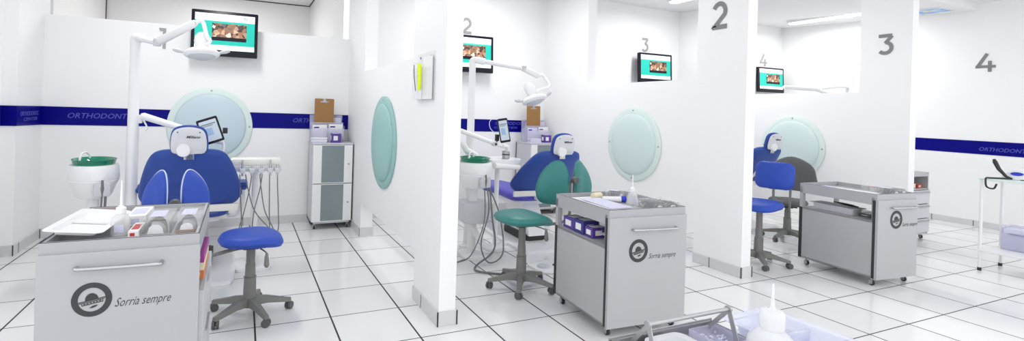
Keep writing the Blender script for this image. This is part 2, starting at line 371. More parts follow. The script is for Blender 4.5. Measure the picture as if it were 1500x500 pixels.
# round frosted acrylic windows: flange, dome, four screws; local z is the outward normal
def round_window(n, loc, rot, r, m, rim='acrylicrim'):
    o = sett('window_%d' % n, loc, rot)
    MB().lathe([(r, 0), (r, .012), (r - .006, .016), (r * .845, .016), (r * .84, .010), (r * .80, .0)], seg=64).build('flange', rim, o)
    pr = [(r * .842, .012), (r * .842, .02)] + [(r * .84 * cos(a), .02 + .048 * sin(a)) for a in [pi / 2 * k / 12 for k in range(1, 12)]] + [(0, .068)]
    MB().lathe(pr, seg=64).build('acrylic_dome', m, o)
    for k in range(4):
        a = pi / 2 * k
        MB().lathe([(0, .021), (.009, .020), (.012, .016), (.012, .012)], (r * .925 * cos(a), r * .925 * sin(a), 0), 12).build('screw', 'steel', o)
    return o
FL_ = (pi / 2, 0, -pi / 2)  # faces -X
round_window(1, (-.345, YB - .002, 1.205), (pi / 2, 0, 0), .455, 'acrylicb')
round_window(2, (1.265, 4.725, 1.150), FL_, .450, 'acrylicgrazing', 'acrylicgrazing')
round_window(3, (4.283, 4.585, 1.140), FL_, .435, 'acrylic')
round_window(4, (7.098, 4.505, 1.105), FL_, .435, 'acrylic')
# big wall numbers
def arc(cx, cy, r, a0, a1, n=14, sy=1): return [(cx + r * cos(R(a0 + (a1 - a0) * k / n)), cy + sy * r * sin(R(a0 + (a1 - a0) * k / n))) for k in range(n + 1)]
def digit(d):
    b = MB(); w_ = .165
    if d == 1: b.prism([(.02, 0), (.19, 0), (.19, 1), (-.19, 1), (-.12, .85), (.02, .85)], 0, .006)
    if d == 2: b.ribbon(arc(0, .645, .275, 158, -28, 16) + [(-.245, .085), (-.24, .0825)], w_, 0, .006).ribbon([(-.33, .0825), (.36, .0825)], w_, 0, .0058)
    if d == 3: b.ribbon([(-.30, .92), (.27, .92)], w_, 0, .006).ribbon([(.27, .90), (-.02, .56)], w_ * .92, 0, .0058).ribbon(arc(-.02, .335, .275, 85, -142, 16, .93), w_, 0, .0062)
    if d == 4: b.ribbon([(.06, 1.0), (-.36, .29)], w_, 0, .0058).ribbon([(-.45, .29), (.45, .29)], .15, 0, .006).ribbon([(.19, .60), (.19, 0)], w_, 0, .0062)
    return b
def number(d, loc, rot, hgt, m, label, sx=1.0):
    b = digit(d); bmesh.ops.transform(b.bm, matrix=Matrix.Diagonal((hgt * sx, hgt, 1, 1)), verts=b.bm.verts)
    o = b.build('wall_number', m, smooth=False); o.location = loc; o.rotation_euler = rot; return tag(o, label, 'number')
WB_ = (pi / 2, 0, 0)
number(1, (-.866, YB - .001, 2.085), WB_, .235, 'numberl', 'grey numeral 1 on the wall left of the leftmost television', .8)
number(2, (2.93, YB - .001, 2.59), WB_, .235, 'numberl', 'grey numeral 2 above the television in the second bay', .95)
number(3, (6.31, YB - .001, 2.575), WB_, .24, 'numberl', 'small grey numeral 3 above the television seen over a low partition', .95)
number(4, (9.36, YB - .001, 2.52), WB_, .235, 'numberl', 'small pale grey numeral 4 above the dimmed rightmost television', 1.0)
number(2, (4.284, 3.46, 2.362), FL_, .275, 'number', 'large dark grey numeral 2 on the narrow end of the middle partition', .85)
number(3, (7.099, 3.43, 2.308), FL_, .25, 'number', 'large dark grey numeral 3 on the right partition pillar', .95)
number(4, (XR - .001, 3.545, 2.268), FL_, .265, 'number', 'dark grey numeral 4 on the far right wall above the blue band', .9)

# ================================================================== CEILING FITTINGS
for i, (lx, ly) in enumerate(LUM):
    zc = ceil_z(lx, ly) - (.13 if ly < 3.65 else 0)
    lab = 'thin white fluorescent batten on the ceiling beyond the right partition' if (lx > 9 and ly > 5) else 'white fluorescent batten added outside the frame for light'
    if not (lx > 9 and ly > 5): lab = 'white fluorescent ceiling batten added out of view for light'
    t = thing('ceiling_light', lab, 'ceiling light', (lx, ly, zc), 0, 'added ceiling battens')
    if lx > 9 and ly > 5: t.pop('group') if hasattr(t, 'pop') else None
    MB().box(-.085, .085, -.60, .60, -.02, .03, .003).build('housing', 'white', t)
    MB().box(-.06, .06, -.58, .58, -.040, -.020, .004).build('diffuser', 'lampglow', t)
t = thing('ceiling_picture', 'blue sky print with a small brown figure on the ceiling beside the right partition', 'ceiling panel', (9.40, 4.00, ceil_z(9.4, 4.0)))
MB().box(-.17, .23, -.19, .19, -.02, .03, .003).build('frame', 'white', t)
MB().box(-.15, .21, -.17, .17, -.026, -.020).build('picture', 'sky', t)
MB().prism(sp2([(-.06, -.05), (.0, -.02), (.05, .03), (.02, .08), (-.03, .05), (-.08, .02)], 3), -.029, -.027).build('printed_figure', 'cream', t)

# ================================================================== TELEVISIONS
def television(x, z, label, w_=.70, h_=.50, text_on=True, dim=False, yaw=0):
    t = thing('television', label, 'television', (x, YB - .13, z), yaw, None, (-.05, 0, yaw))
    MB().prism(rounded(w_, h_, .012), .0, .045, T(0, 0, 0, pi / 2, 0, 0), .004).build('casing', 'tvblack', t)
    MB().box(-w_ * .3, w_ * .3, -.004, .03, -h_ * .3, h_ * .3, .01).build('back_cover', 'tvblack', t)
    MB().box(-.06, .06, .02, .124, -.10, .10, .004).build('wall_bracket', 'dark', t)
    sw, sh = w_ * .90, h_ * .80; y = -.0455; zc = .018
    MB().box(-sw / 2, sw / 2, y - .002, y + .001, zc - sh / 2, zc + sh / 2).build('screen', 's_white', t, False)
    MB().box(-sw / 2, sw / 2, y - .0035, y - .0022, zc - sh * .36, zc + sh * .30).build('screen_background', 's_teal', t, False)
    MB().box(-sw * .22, sw * .36, y - .005, y - .0036, zc - sh * .24, zc + sh * .24).build('screen_picture', 's_pic', t, False)
    MB().box(-sw * .22, sw * .36, y - .0065, y - .0052, zc - sh * .24, zc - sh * .14).build('picture_caption', 'tvblack', t, False)
    text('screen_lettering', 'TV', 's_ink', t, sw * .08, T(sw * .34, y - .0025, zc + sh * .40, pi / 2), .001, 0, .02)
    text('screen_lettering', 'ORTHO', 's_ink', t, sw * .13, T(-sw * .28, y - .0025, zc + sh * .39, pi / 2), .001, 0, 0)
    return t
television(-.215, 2.285, 'wall television behind the leftmost dental lamp, largest in view', .70, .525)
television(2.93, 2.285, 'wall television below the numeral 2, partly behind the left partition', .72, .525)
television(6.40, 2.285, 'wall television below the small numeral 3, cut by the partition top', .73, .50)
tv = television(9.36, 2.235, 'small dull wall television below the small pale numeral 4', .74, .48)

# ================================================================== CARTS
def caster(parent, x, y, rz, zt=.07, r=.022):
    c = MB().box(x - .012, x + .012, y - .012, y + .012, zt - .012, zt, .002).tube([(x, y, zt), (x, y, r * 1.7)], .006, 8).box(x - .016, x - .013, y - .018, y + .012, r * .6, r * 2.1).box(x + .013, x + .016, y - .018, y + .012, r * .6, r * 2.1)
    c.box(x - .015, x + .015, y - .006, y + .012, r * 1.9, r * 2.15)
    o = c.build('caster', 'steel', parent)
    MB().lathe([(0, -.011), (r * .9, -.011), (r, -.006), (r, .006), (r * .9, .011), (0, .011)], seg=18, xf=T(x, y - .006, r, 0, pi / 2, 0)).build('wheel', 'dark', o)
    return o
def logo(parent, mtx, s):
    b = MB(); n = 48
    def ring(r0, r1, sx=1, sy=1, z=.0012):
        o_ = [(r0 * cos(2 * pi * k / n) * sx, r0 * sin(2 * pi * k / n) * sy) for k in range(n)]; i_ = [(r1 * cos(2 * pi * k / n) * sx * .97, r1 * sin(2 * pi * k / n) * sy) for k in range(n)]
        v = [mtx @ Vector((x * s, y * s, zz)) for zz in (0, z) for L_ in (o_, i_) for x, y in L_]
        f = []
        for k in range(n):
            k2 = (k + 1) % n; f += [(k, k2, n + k2, n + k), (2 * n + k, 3 * n + k, 3 * n + k2, 2 * n + k2), (k, 2 * n + k, 2 * n + k2, k2), (n + k, n + k2, 3 * n + k2, 3 * n + k)]
        b.add(v, f)
    ring(1, .70)
    a = R(10); Rm = mtx @ Matrix.Rotation(a, 4, 'Z') @ Matrix.Scale(s, 4)
    zz = .0012 / s
    b.prism([(.33 * cos(pi * k / 16), -.02 + .40 * sin(pi * k / 16)) for k in range(17)], 0, zz, Rm)
    b.prism([(-.70, -.05), (.68, -.05), (.70, .0), (-.70, .0)], 0, zz, Rm)
    b.prism([(-.62, -.12), (.60, -.12), (.64, -.08), (-.66, -.08)], 0, zz * .9, Rm)
    for k in range(7):
        x0 = -.52 + k * .155; b.ribbon([(x0, -.14), (x0, -.25), (x0 + .10, -.25), (x0 + .10, -.14)], .035, 0, zz, Rm)
    b.prism([(-.20, -.46), (-.05, -.38), (.10, -.36), (.26, -.38), (.12, -.47), (-.04, -.50)], 0, zz, Rm)
    return b.build('logo', 'ink', parent, False)
def cart(label, loc, rz, w_, d, h_, zd, logo_at, logo_s, txt_at, txt_w, hx, hz, drawers=False):
    t = thing('equipment_cart', label, 'cart', loc, rz)
    k = .018; zt = h_ - .036; s0, s1 = h_ - .245, h_ - .10
    b = MB().box(0, k, .02, d, .075, s0).box(0, w_, .02, d, .075, .09).box(0, w_, .02, d - k, s0 - k, s0 - .001)
    b.box(w_ - k, w_, .02, d, .075, s0).box(0, w_, d - k, d, .075, s0)
    b.box(0, k * 2.2, .02, .045, s0, zt).box(0, k * 2.2, d - .03, d, s0, zt).box(w_ - k * 2.2, w_, .02, .045, s0, zt).box(w_ - k * 2.2, w_, d - .03, d, s0, zt)
    b.box(0, w_, .02, .045, s0, zt - .001)
    b.build('body', 'grey', t, False)
    r = MB().box(0, k, 0, d, s1, h_).box(w_ - k, w_, 0, d, s1, h_).box(k, w_ - k, 0, k, s1 + .045, h_).box(k, w_ - k, d - k, d, s1, h_).box(k, w_ - k, k, d - k, zt - .015, zt)
    r.build('top_tray', 'greyd', t, False)
    e = MB().box(0, .006, 0, d, h_, h_ + .0015).box(w_ - .006, w_, 0, d, h_, h_ + .0015).box(0, w_, 0, .005, h_, h_ + .0015).box(0, w_, d - .005, d, h_, h_ + .0015)
    e.box(-.003, .012, .0105, .034, .075, zd - .003).box(w_ - .01, w_ + .003, .0105, .0195, .075, zd - .003).box(-.003, 0, d - .030, d + .001, .075, s0)
    e.build('edge_band', 'edge', t, False)
    MB().box(-.004, w_ + .004, -.012, .010, .068, zd, .002).build('door', 'grey', t, False, 'grey front panel with printed logo')
    dy = -.0125
    hb = MB().tube(spline([(hx[0], dy, hz), (hx[0], dy - .022, hz + .003), (hx[0] + .02, dy - .03, hz + .002), ((hx[0] + hx[1]) / 2, dy - .032, hz), (hx[1] - .02, dy - .03, hz - .002), (hx[1], dy - .022, hz - .003), (hx[1], dy, hz)], 5), .0085, 10)
    hb.build('handle', 'chrome', t)
    logo(t, T(logo_at[0], dy, logo_at[1], pi / 2), logo_s)
    text('lettering', 'Sorria sempre', 'ink', t, txt_w, T(txt_at[0], dy, txt_at[1], pi / 2), .001, .5, -.006, .048) .rotation_euler = (0, 0, 0)
    for x, y in ((.05, .06), (w_ - .05, .06), (.05, d - .05), (w_ - .05, d - .05)): caster(t, x, y, 0, .076)
    if drawers:
        for z0, z1 in ((.40, s0 - .03), (.10, .39)):
            dr = MB().box(w_ + .001, w_ + .020, .05, d - .03, z0, z1, .002).build('drawer', 'palegrey', t, False)
            MB().box(w_ + .020, w_ + .030, d * .35, d * .65, z1 - .03, z1 - .02, .002).build('drawer_pull', 'steel', dr, False)
    return t
cart('grey cart nearest the camera at far left, logo facing, loaded tray top', (-.733, 2.479, 0), .002, .571, .743, .910, .863, (.184, .668), .070, (.363, .643), .205, (.130, .430), .803, True)
cart('grey cart in the second bay with purple cartons in its side slot', (2.241, 2.598, 0), -.060, .645, .666, .855, .803, (.235, .575), .078, (.435, .530), .235, (.180, .545), .720)
cart('grey cart beside the right partition with a pale tray in its slot', (5.252, 2.565, 0), -.085, .540, .715, .839, .785, (.243, .605), .083, (.43, .555), .215, (.17, .49), .715)

# ---- things on the carts
def shallow_tray(name, w_, d, hh, m, label, cat, loc, rot, ridge=True, group=None):
    t = thing(name, label, cat, loc, 0, group, rot)
    b = MB(); o = rounded(w_, d, .03); i = rounded(w_ - .05, d - .05, .025); f = rounded(w_ - .075, d - .075, .02); n = len(o)
    V = [(x, y, hh) for x, y in o] + [(x, y, hh - .003) for x, y in o] + [(x, y, hh) for x, y in i] + [(x, y, .003) for x, y in f] + [(x, y, hh - .003) for x, y in i] + [(x, y, 0) for x, y in f]
    F = []
    for k in range(n):
        k2 = (k + 1) % n
        F += [(k, k2, 2 * n + k2, 2 * n + k), (2 * n + k, 2 * n + k2, 3 * n + k2, 3 * n + k), (k, n + k, n + k2, k2), (n + k, 4 * n + k, 4 * n + k2, n + k2), (4 * n + k, 5 * n + k, 5 * n + k2, 4 * n + k2)]
    F += [tuple(range(3 * n, 4 * n)), tuple(range(6 * n - 1, 5 * n - 1, -1))]
    b.add(V, F); b.build('tray_shell', m, t)
    if ridge: MB().box(-w_ * .40, w_ * .40, -.008, .008, .004, hh * .8, .003).build('divider', m, t)
    return t
shallow_tray('plastic_tray', .215, .50, .022, 'whitep', 'white divided plastic tray lying across the left rim of the nearest cart', 'tray', (-.630, 2.775, .914), (-.012, .10, -.05))
def bottle(name, label, loc, s=1, m='milky', tip=.15, nz=.004):
    t = thing(name, label, 'bottle', loc)
    MB().lathe([(0, 0), (.036, 0), (.038, .004), (.038, .068), (.034, .080), (.020, .094), (.017, .096), (.017, .1)], seg=26, xf=Matrix.Scale(s, 4)).build('bottle_body', m, t)
    MB().lathe([(0, .098), (.0205, .098), (.0205, .124), (.012, .130), (.006, .134), (.0045, .134 + tip * .4), (.0025, .134 + tip), (0, .134 + tip)], seg=20, xf=Matrix.Scale(s, 4)).build('nozzle_cap', 'whitep', t)
    MB().box(-.018, .018, -.0395, -.0370, .018, .052, xf=Matrix.Scale(s, 4)).build('bottle_label', 'paperl', t, False)
    return t
bottle('squeeze_bottle', 'milky squeeze bottle with long nozzle on the nearest cart', (-.500, 2.700, .8755), 1.0, 'milky', .115)
bottle('squeeze_bottle', 'milky squeeze bottle standing below the middle oval window on the second cart', (2.71, 2.895, .8205), .95, 'milky', .10)
def clear_box(label, loc, rz, w_=.115, d=.26, hh=.065, kind=0, group=None):
    t = thing('clear_organiser_box', label, 'box', loc, rz, group)
    k = .003
    MB().box(-w_ / 2, w_ / 2, 0, d, 0, k).box(-w_ / 2, -w_ / 2 + k, 0, d, 0, hh).box(w_ / 2 - k, w_ / 2, 0, d, 0, hh).box(-w_ / 2, w_ / 2, d - k, d, 0, hh).box(-w_ / 2, w_ / 2, 0, k, 0, hh).build('clear_case', 'clear', t, False)
    MB().box(-w_ / 2, w_ / 2, .02, d, hh, hh + k).build('lid', 'clear', t, False)
    MB().box(-w_ * .3, w_ * .25, d * .3, d * .8, hh + k, hh + k + .001).build('lid_sticker', 'paperl', t, False) if kind != 2 else None
    ar = MB()
    for q in range(7):
        yy = .016 + q * .014; ar.tube([((w_ * .40 - q * .002) * cos(pi * j / 12), yy, .006 + (hh * .86) * sin(pi * j / 12) ** .8) for j in range(13)], .0036, 6)
    ar.build('archwires', 'hose' if kind != 0 else 'archgrey', t)
    MB().prism([(-w_ * .28, 0), (w_ * .28, 0), (w_ * .22, hh * .45), (w_ * .1, hh * .62), (-w_ * .1, hh * .62), (-w_ * .22, hh * .45)], 0, .004, T(0, .012, .005, pi / 2)).build('white_card', 'paper', t, False)
    if kind == 1: MB().box(-w_ * .42, w_ * .42, .005, .03, .004, .018, .003).build('wax_strip', 'wood', t)
    return t
clear_box('clear organiser box of archwires beside the bottle on the nearest cart', (-.355, 2.640, .8755), .0, .118, .28, .066, 0)
clear_box('clear organiser box holding a brown strip, at the right end of the nearest cart', (-.228, 2.632, .8755), -.02, .112, .28, .070, 1)
def carton(name, label, cat, x0, x1, y0, y1, z0, z1, m, m2, rz=0, group=None):
    t = thing(name, label, cat, ((x0 + x1) / 2, (y0 + y1) / 2, z0), rz, group); w_, d, hh = (x1 - x0) / 2, (y1 - y0) / 2, z1 - z0
    MB().box(-w_, w_, -d, d, 0, hh, .0015).build('carton', m, t, False)
    MB().box(-w_ * .6, w_ * .3, -d - .001, -d, hh * .25, hh * .75).box(-w_ - .001, -w_, -d * .5, d * .6, hh * .25, hh * .75).box(-w_ * .7, w_ * .7, -d * .6, d * .6, hh, hh + .001).build('printed_panel', m2, t, False)
    return t
carton('paper_carton', 'white carton behind the bottle on the nearest cart', 'box', -.51, -.425, 2.86, 3.10, .8755, .925, 'paper', 'paperl')
carton('paper_carton', 'low white carton between the bottle and the archwire box', 'box', -.458, -.417, 2.62, 2.80, .8755, .905, 'paper', 'red')
carton('small_packet', 'green and red packet in the back left corner of the nearest cart', 'packet', -.70, -.61, 3.12, 3.17, .8755, .907, 'red', 'green')
# cartons standing out of the right slot of the nearest cart
for z0, z1, m_, lab in ((.667, .705, 'orange', 'orange and purple glove carton low in the right slot of the nearest cart'), (.706, .742, 'cream', 'pale carton with dark lettering in the middle of the slot stack'), (.743, .778, 'magenta', 'magenta trimmed carton on top of the slot stack')):
    c_ = carton('glove_carton', lab, 'box', -.32, -.148, 2.60, 2.95, z0, z1, m_, 'magenta' if m_ != 'magenta' else 'cream')
    text('lettering', 'PP', 'paper', c_, .03, T(.055, -.176, .018, pi / 2), .001, 0, .02)
# second cart
def cl2(x, y, z=0): # point on the second cart
    v = T(2.241, 2.598, 0, 0, 0, -.060) @ Vector((x, y, z)); return tuple(v)
shallow_tray('instrument_tray', .22, .46, .014, 'whitep', 'white tray with lilac paper sheet on the second cart', 'tray', cl2(.19, .36, .8205), (0, 0, .0), False)
o = MB().box(-.09, .09, -.19, .19, 0, .004).build('paper_sheet', 'paperl', None, False); o.location = cl2(.20, .32, .8355); o.rotation_euler = (0, 0, -.08); tag(o, 'lilac paper sheet lying on the white tray of the second cart', 'paper')
t = thing('plaster_roll', 'cream cotton roll at the back of the second cart top', 'roll', cl2(.30, .56, .8205), .3)
MB().tube([(-.05, 0, .026), (-.046, 0, .026), (.05, 0, .024), (.054, 0, .024)], [.018, .026, .024, .016], 16).build('roll', 'cream', t)
t = thing('marker_tube', 'white tube with a round blue cap on the second cart', 'tube', cl2(.36, .42, .8205), -.5)
MB().tube([(-.09, 0, .024), (-.08, 0, .022), (.05, 0, .022)], [.012, .019, .022], 16).build('tube_body', 'whitep', t)
MB().tube([(.05, 0, .024), (.056, 0, .024), (.085, 0, .024), (.09, 0, .024)], [.018, .024, .024, .016], 16).build('cap', 'bluecap', t)
for i, (x, y, rz, lab) in enumerate(((.455, .03, .0, 'clear box of tangled wires left of the pair on the second cart'), (.572, .03, -.0, 'clear box of tangled wires at the right end of the second cart'))):
    t = clear_box(lab, cl2(x, y, .8205), rz - .06, .110, .19, .060, 2)
    b = MB()
    for q in range(110):
        p = [(random.uniform(-.048, .048), random.uniform(.005, .18), random.uniform(.006, .054))]
        for _ in range(2): p.append(tuple(max(lo, min(hi, c + random.uniform(-.03, .03))) for c, lo, hi in zip(p[-1], (-.050, .005, .005), (.050, .184, .056))))
        b.tube(p, .0015, 4)
    b.build('wires', 'charcoal', t, False)
clear_box('empty clear box at the back edge of the second cart', cl2(.50, .50, .8205), .5, .10, .12, .06, 1)
zs = .611
for i, (x0, x1, y0, y1, hh, m_, m2, lab) in enumerate(((.03, .15, .46, .60, .085, 'purple', 'paper', 'purple carton at the back of the second cart slot'), (.025, .16, .325, .45, .095, 'indigo', 'paper', 'dark blue carton in the middle of the second cart slot'), (.03, .15, .22, .315, .07, 'purple', 'paper', 'low purple carton nearest the front of the second cart slot'))):
    p = cl2((x0 + x1) / 2, (y0 + y1) / 2, zs)
    carton('glove_carton', lab, 'box', p[0] - (x1 - x0) / 2, p[0] + (x1 - x0) / 2, p[1] - (y1 - y0) / 2, p[1] + (y1 - y0) / 2, zs, zs + hh, m_, m2, -.06)
shallow_tray('plastic_tub', .11, .12, .05, 'whitep', 'small white tub at the front of the second cart slot', 'tub', cl2(.105, .12, zs), (0, 0, -.06), False)
# third cart
def cl3(x, y, z=0): return tuple(T(5.252, 2.565, 0, 0, 0, -.085) @ Vector((x, y, z)))
z3 = .8042
for i, (x, y, a, lab) in enumerate(((.17, .30, .15, 'white paper sheet nearest the front of the third cart'), (.20, .50, -.1, 'bluish paper sheet at the back of the third cart'))):
    o = MB().box(-.12, .12, -.17, .17, 0, .006).build('paper_sheet', 'paper' if i == 0 else 'paperl', None, False); o.location = cl3(x, y, z3 + .0005 + (0 if i else .0065)); o.rotation_euler = (0, 0, a); tag(o, lab, 'paper')
clear_box('clear box with pale contents at the right end of the third cart', cl3(.47, .05, z3), -.085, .10, .20, .062, 2)
clear_box('clear box in the middle of the third cart right end', cl3(.36, .05, z3), -.085, .10, .20, .062, 1)
def jar(label, loc, r, hh, m, cap):
    t = thing('small_jar', label, 'jar', loc)
    MB().lathe([(0, 0), (r, 0), (r, hh * .8), (r * .8, hh * .86), (r * .8, hh), (0, hh)], seg=20).build('jar_body', m, t)
    MB().lathe([(0, hh), (r * .9, hh), (r * .9, hh * 1.2), (0, hh * 1.2)], seg=20).build('lid', cap, t)
jar('clear jar behind the clear boxes on the third cart', cl3(.34, .31, z3), .032, .075, 'clear', 'milky')
jar('small red topped jar beside the clear boxes on the third cart', cl3(.41, .29, z3), .022, .045, 'milky', 'red')
jar('small blue topped jar on the third cart', cl3(.47, .30, z3), .022, .040, 'milky', 'bluecap')
shallow_tray('instrument_tray', .20, .44, .065, 'palegrey', 'pale grey deep tray in the side slot of the third cart', 'tray', cl3(.125, .43, .595), (0, 0, -.085), False)
t = thing('handpiece', 'black handpiece lying on the tray in the third cart slot', 'instrument', cl3(.16, .36, .662), 1.2)
MB().tube([(-.13, 0, .013), (-.05, 0, .013), (.05, 0, .013), (.13, 0, .013)], [.006, .012, .010, .005], 10).build('handpiece_body', 'dark', t)
MB().tube([(.13, 0, .013), (.15, .01, .013)], .006, 8).build('head', 'chrome', t)
carton('black_case', 'flat black case at the front of the third cart slot', 'box', *[f(cl3(.20, .18)[0], .07) for f in (lambda a, b: a - b, lambda a, b: a + b)], cl3(.2, .18)[1] - .05, cl3(.2, .18)[1] + .05, .595, .622, 'charcoal', 'steel', -.085)

# ================================================================== STOOLS
def five_star(t, r=.27, zc=.115, rot=.2, cr=.027):
    for k in range(5):
        a = rot + 2 * pi * k / 5; c, s_ = cos(a), sin(a)
        prof = [(.02, .10, .036, .030), (.12, .095, .026, .022), (r - .03, .072, .020, .014), (r + .012, .066, .017, .012)]
        b = MB(); V = []
        for (rad, z, hw, hh) in prof:
            for (u, v) in ((-hw, -hh), (hw, -hh), (hw * .7, hh), (-hw * .7, hh)): V.append((c * rad - s_ * u, s_ * rad + c * u, z + v))
        F = [tuple(range(4))[::-1], tuple(range(12, 16))]
        for i in range(3):
            for j in range(4): F.append((i * 4 + j, i * 4 + (j + 1) % 4, i * 4 + 4 + (j + 1) % 4, i * 4 + 4 + j))
        b.add(V, F); lg = b.build('leg', 'base', t, False)
        x, y = c * r, s_ * r
        cs = MB().tube([(x, y, .06), (x, y, .042)], .008, 8)
        cs.lathe([(0, -.021), (cr, -.021), (cr, -.004), (cr * .4, -.004), (cr * .4, .004), (cr, .004), (cr, .021), (0, .021)], seg=20, xf=T(x, y, cr, pi / 2, 0, a + .8))
        cs.build('caster', 'charcoal', lg)
def stool(label, loc, rz, seatm, backm, kind, zs=.50, rot=.2, back=(-.335, 0), wang=(145, 35), wz=.375, sc=1.0, wsc=.95):
    t = thing('dental_stool', label, 'stool', loc, rz)
    five_star(t, rot=rot)
    MB().tube([(0, 0, .06), (0, 0, .27)], [.046, .040], 20).tube([(0, 0, .27), (0, 0, .275), (0, 0, .36)], [.044, .035, .033], 20).tube([(0, 0, .36), (0, 0, zs - .05)], [.030, .030], 20).build('column', 'base', t)
    MB().box(-.10, .10, -.09, .09, zs - .06, zs - .045, .004).box(-.05, .05, -.05, .05, zs - .075, zs - .058, .004).build('seat_plate', 'dark', t)
    out = sp2([(.215, 0), (.195, .13), (.10, .20), (-.06, .205), (-.18, .14), (-.215, 0), (-.18, -.14), (-.06, -.205), (.10, -.20), (.195, -.13)], 5)
    MB().pad([(x * sc, y * sc) for x, y in out], .075, T(0, 0, zs), .16, .22, (lambda u, v: -.35 * max(0, u - .08) ** 1.2 - .0 * v)).build('seat', seatm, t)
    lv = MB().tube(spline([(.05, -.08, zs - .055), (.09, -.19, zs - .06), (.095, -.215, zs - .075)], 4), .005, 8)
    lv.tube([(.095, -.215, zs - .06), (.095, -.218, zs - .09), (.096, -.222, zs - .14), (.096, -.222, zs - .155)], [.008, .014, .018, .008], 12).build('height_lever', 'base', t)
    ax, ay = back
    bs = Vector((ax, ay, 0)); un = bs.normalized()
    MB().tube(spline([un * .05 + Vector((0, 0, zs - .055)), bs * .75 + Vector((0, 0, zs - .065)), bs * .98 + Vector((0, 0, zs + .0)), bs * 1.0 + Vector((0, 0, zs + .12)), bs + Vector((0, 0, zs + .30))], 5), .013, 8).build('back_support', 'base', t)
    by = math.atan2(-ay, -ax)
    if kind == 'wings':
        MB().lathe([(0, -.03), (.028, -.028), (.034, 0), (.028, .028), (0, .03)], seg=18, xf=T(ax + .01, ay - .045, zs + .315, pi / 2, 0, 0)).build('adjuster_knob', 'charcoal', t)
        wing = [(x * wsc, y * wsc) for x, y in sp2([(.010, -.16), (.0, -.04), (.006, .07), (.045, .145), (.105, .150), (.175, .095), (.225, .01), (.240, -.08), (.205, -.155), (.11, -.175)], 5)]
        for k, (s_, an) in enumerate(((-1, R(wang[0])), (1, R(wang[1])))):
            d = Vector((cos(an), sin(an), 0)); nrm = d.cross(Vector((0, 0, 1)))
            org = Vector((ax, ay, zs + wz)) + d * .022
            mt = Matrix(((d.x, 0, nrm.x, org.x), (d.y, 0, nrm.y, org.y), (0, 1, 0, org.z), (0, 0, 0, 1)))
            if s_ > 0: mt = mt @ Matrix.Diagonal((1, 1, -1, 1))
            bd = lambda u, v: -1.6 * (u - .14) ** 2
            w_ = MB().pad(wing, .062, mt, .22, .30, bd).build('back_wing', backm, t)
            pp = [mt @ Vector((x, y, bd(x, y))) for x, y in wing]; pp.append(pp[0])
            MB().tube(pp, .0042, 6).build('piping', 'piping' if backm != 'teal' else backm, w_)
    elif kind == 'pad':
        out = rounded(.38, .29, .075, 6)
        mt = T(ax, ay, zs + wz) @ Matrix.Rotation(by, 4, 'Z') @ Matrix.Rotation(pi / 2, 4, 'Z') @ Matrix.Rotation(pi / 2 - .12, 4, 'X')
        MB().pad(out, .06, mt, .16, .3, lambda u, v: -.6 * u * u).build('backrest', backm, t)
        MB().pad(rounded(.355, .265, .07, 6), .03, mt @ T(0, 0, -.030), .1, .3, lambda u, v: -.6 * u * u).build('back_shell', 'palegrey', t)
    else:
        out = sp2([(-.245, -.17), (-.245, .0), (-.19, .14), (0, .22), (.19, .14), (.245, .0), (.245, -.17), (0, -.19)], 5)
        mt = T(ax, ay, zs + .36) @ Matrix.Rotation(by, 4, 'Z') @ Matrix.Rotation(pi / 2, 4, 'Z') @ Matrix.Rotation(pi / 2 - .12, 4, 'X')
        MB().pad(out, .05, mt, .1, .2, lambda u, v: -1.2 * u * u).build('back_shell', backm, t)
    return t
stool('blue stool with split wing backrest behind the nearest cart', (.078, 3.79, 0), 0, 'stoolblue', 'stoolblue', 'wings', .545, .07, (-.455, -.26), (137, 45), .365)
stool('teal stool with teal wing backrest beside the second cart', (2.195, 3.62, 0), 0, 'teal', 'teal', 'wings', .595, .35, (.445, -.05), (152, 22), .295, 1.10, 1.16)
stool('blue stool with square blue back pad behind the middle partition', (4.90, 3.42, 0), pi + .35, 'stoolblue', 'stoolblue', 'pad', .61, .5, (-.36, .03), wz=.275)
stool('charcoal shelled stool behind the blue stool in the third bay', (6.22, 3.98, 0), .66, 'charcoal', 'charcoal', 'shell', .47, .1, (-.24, .0))

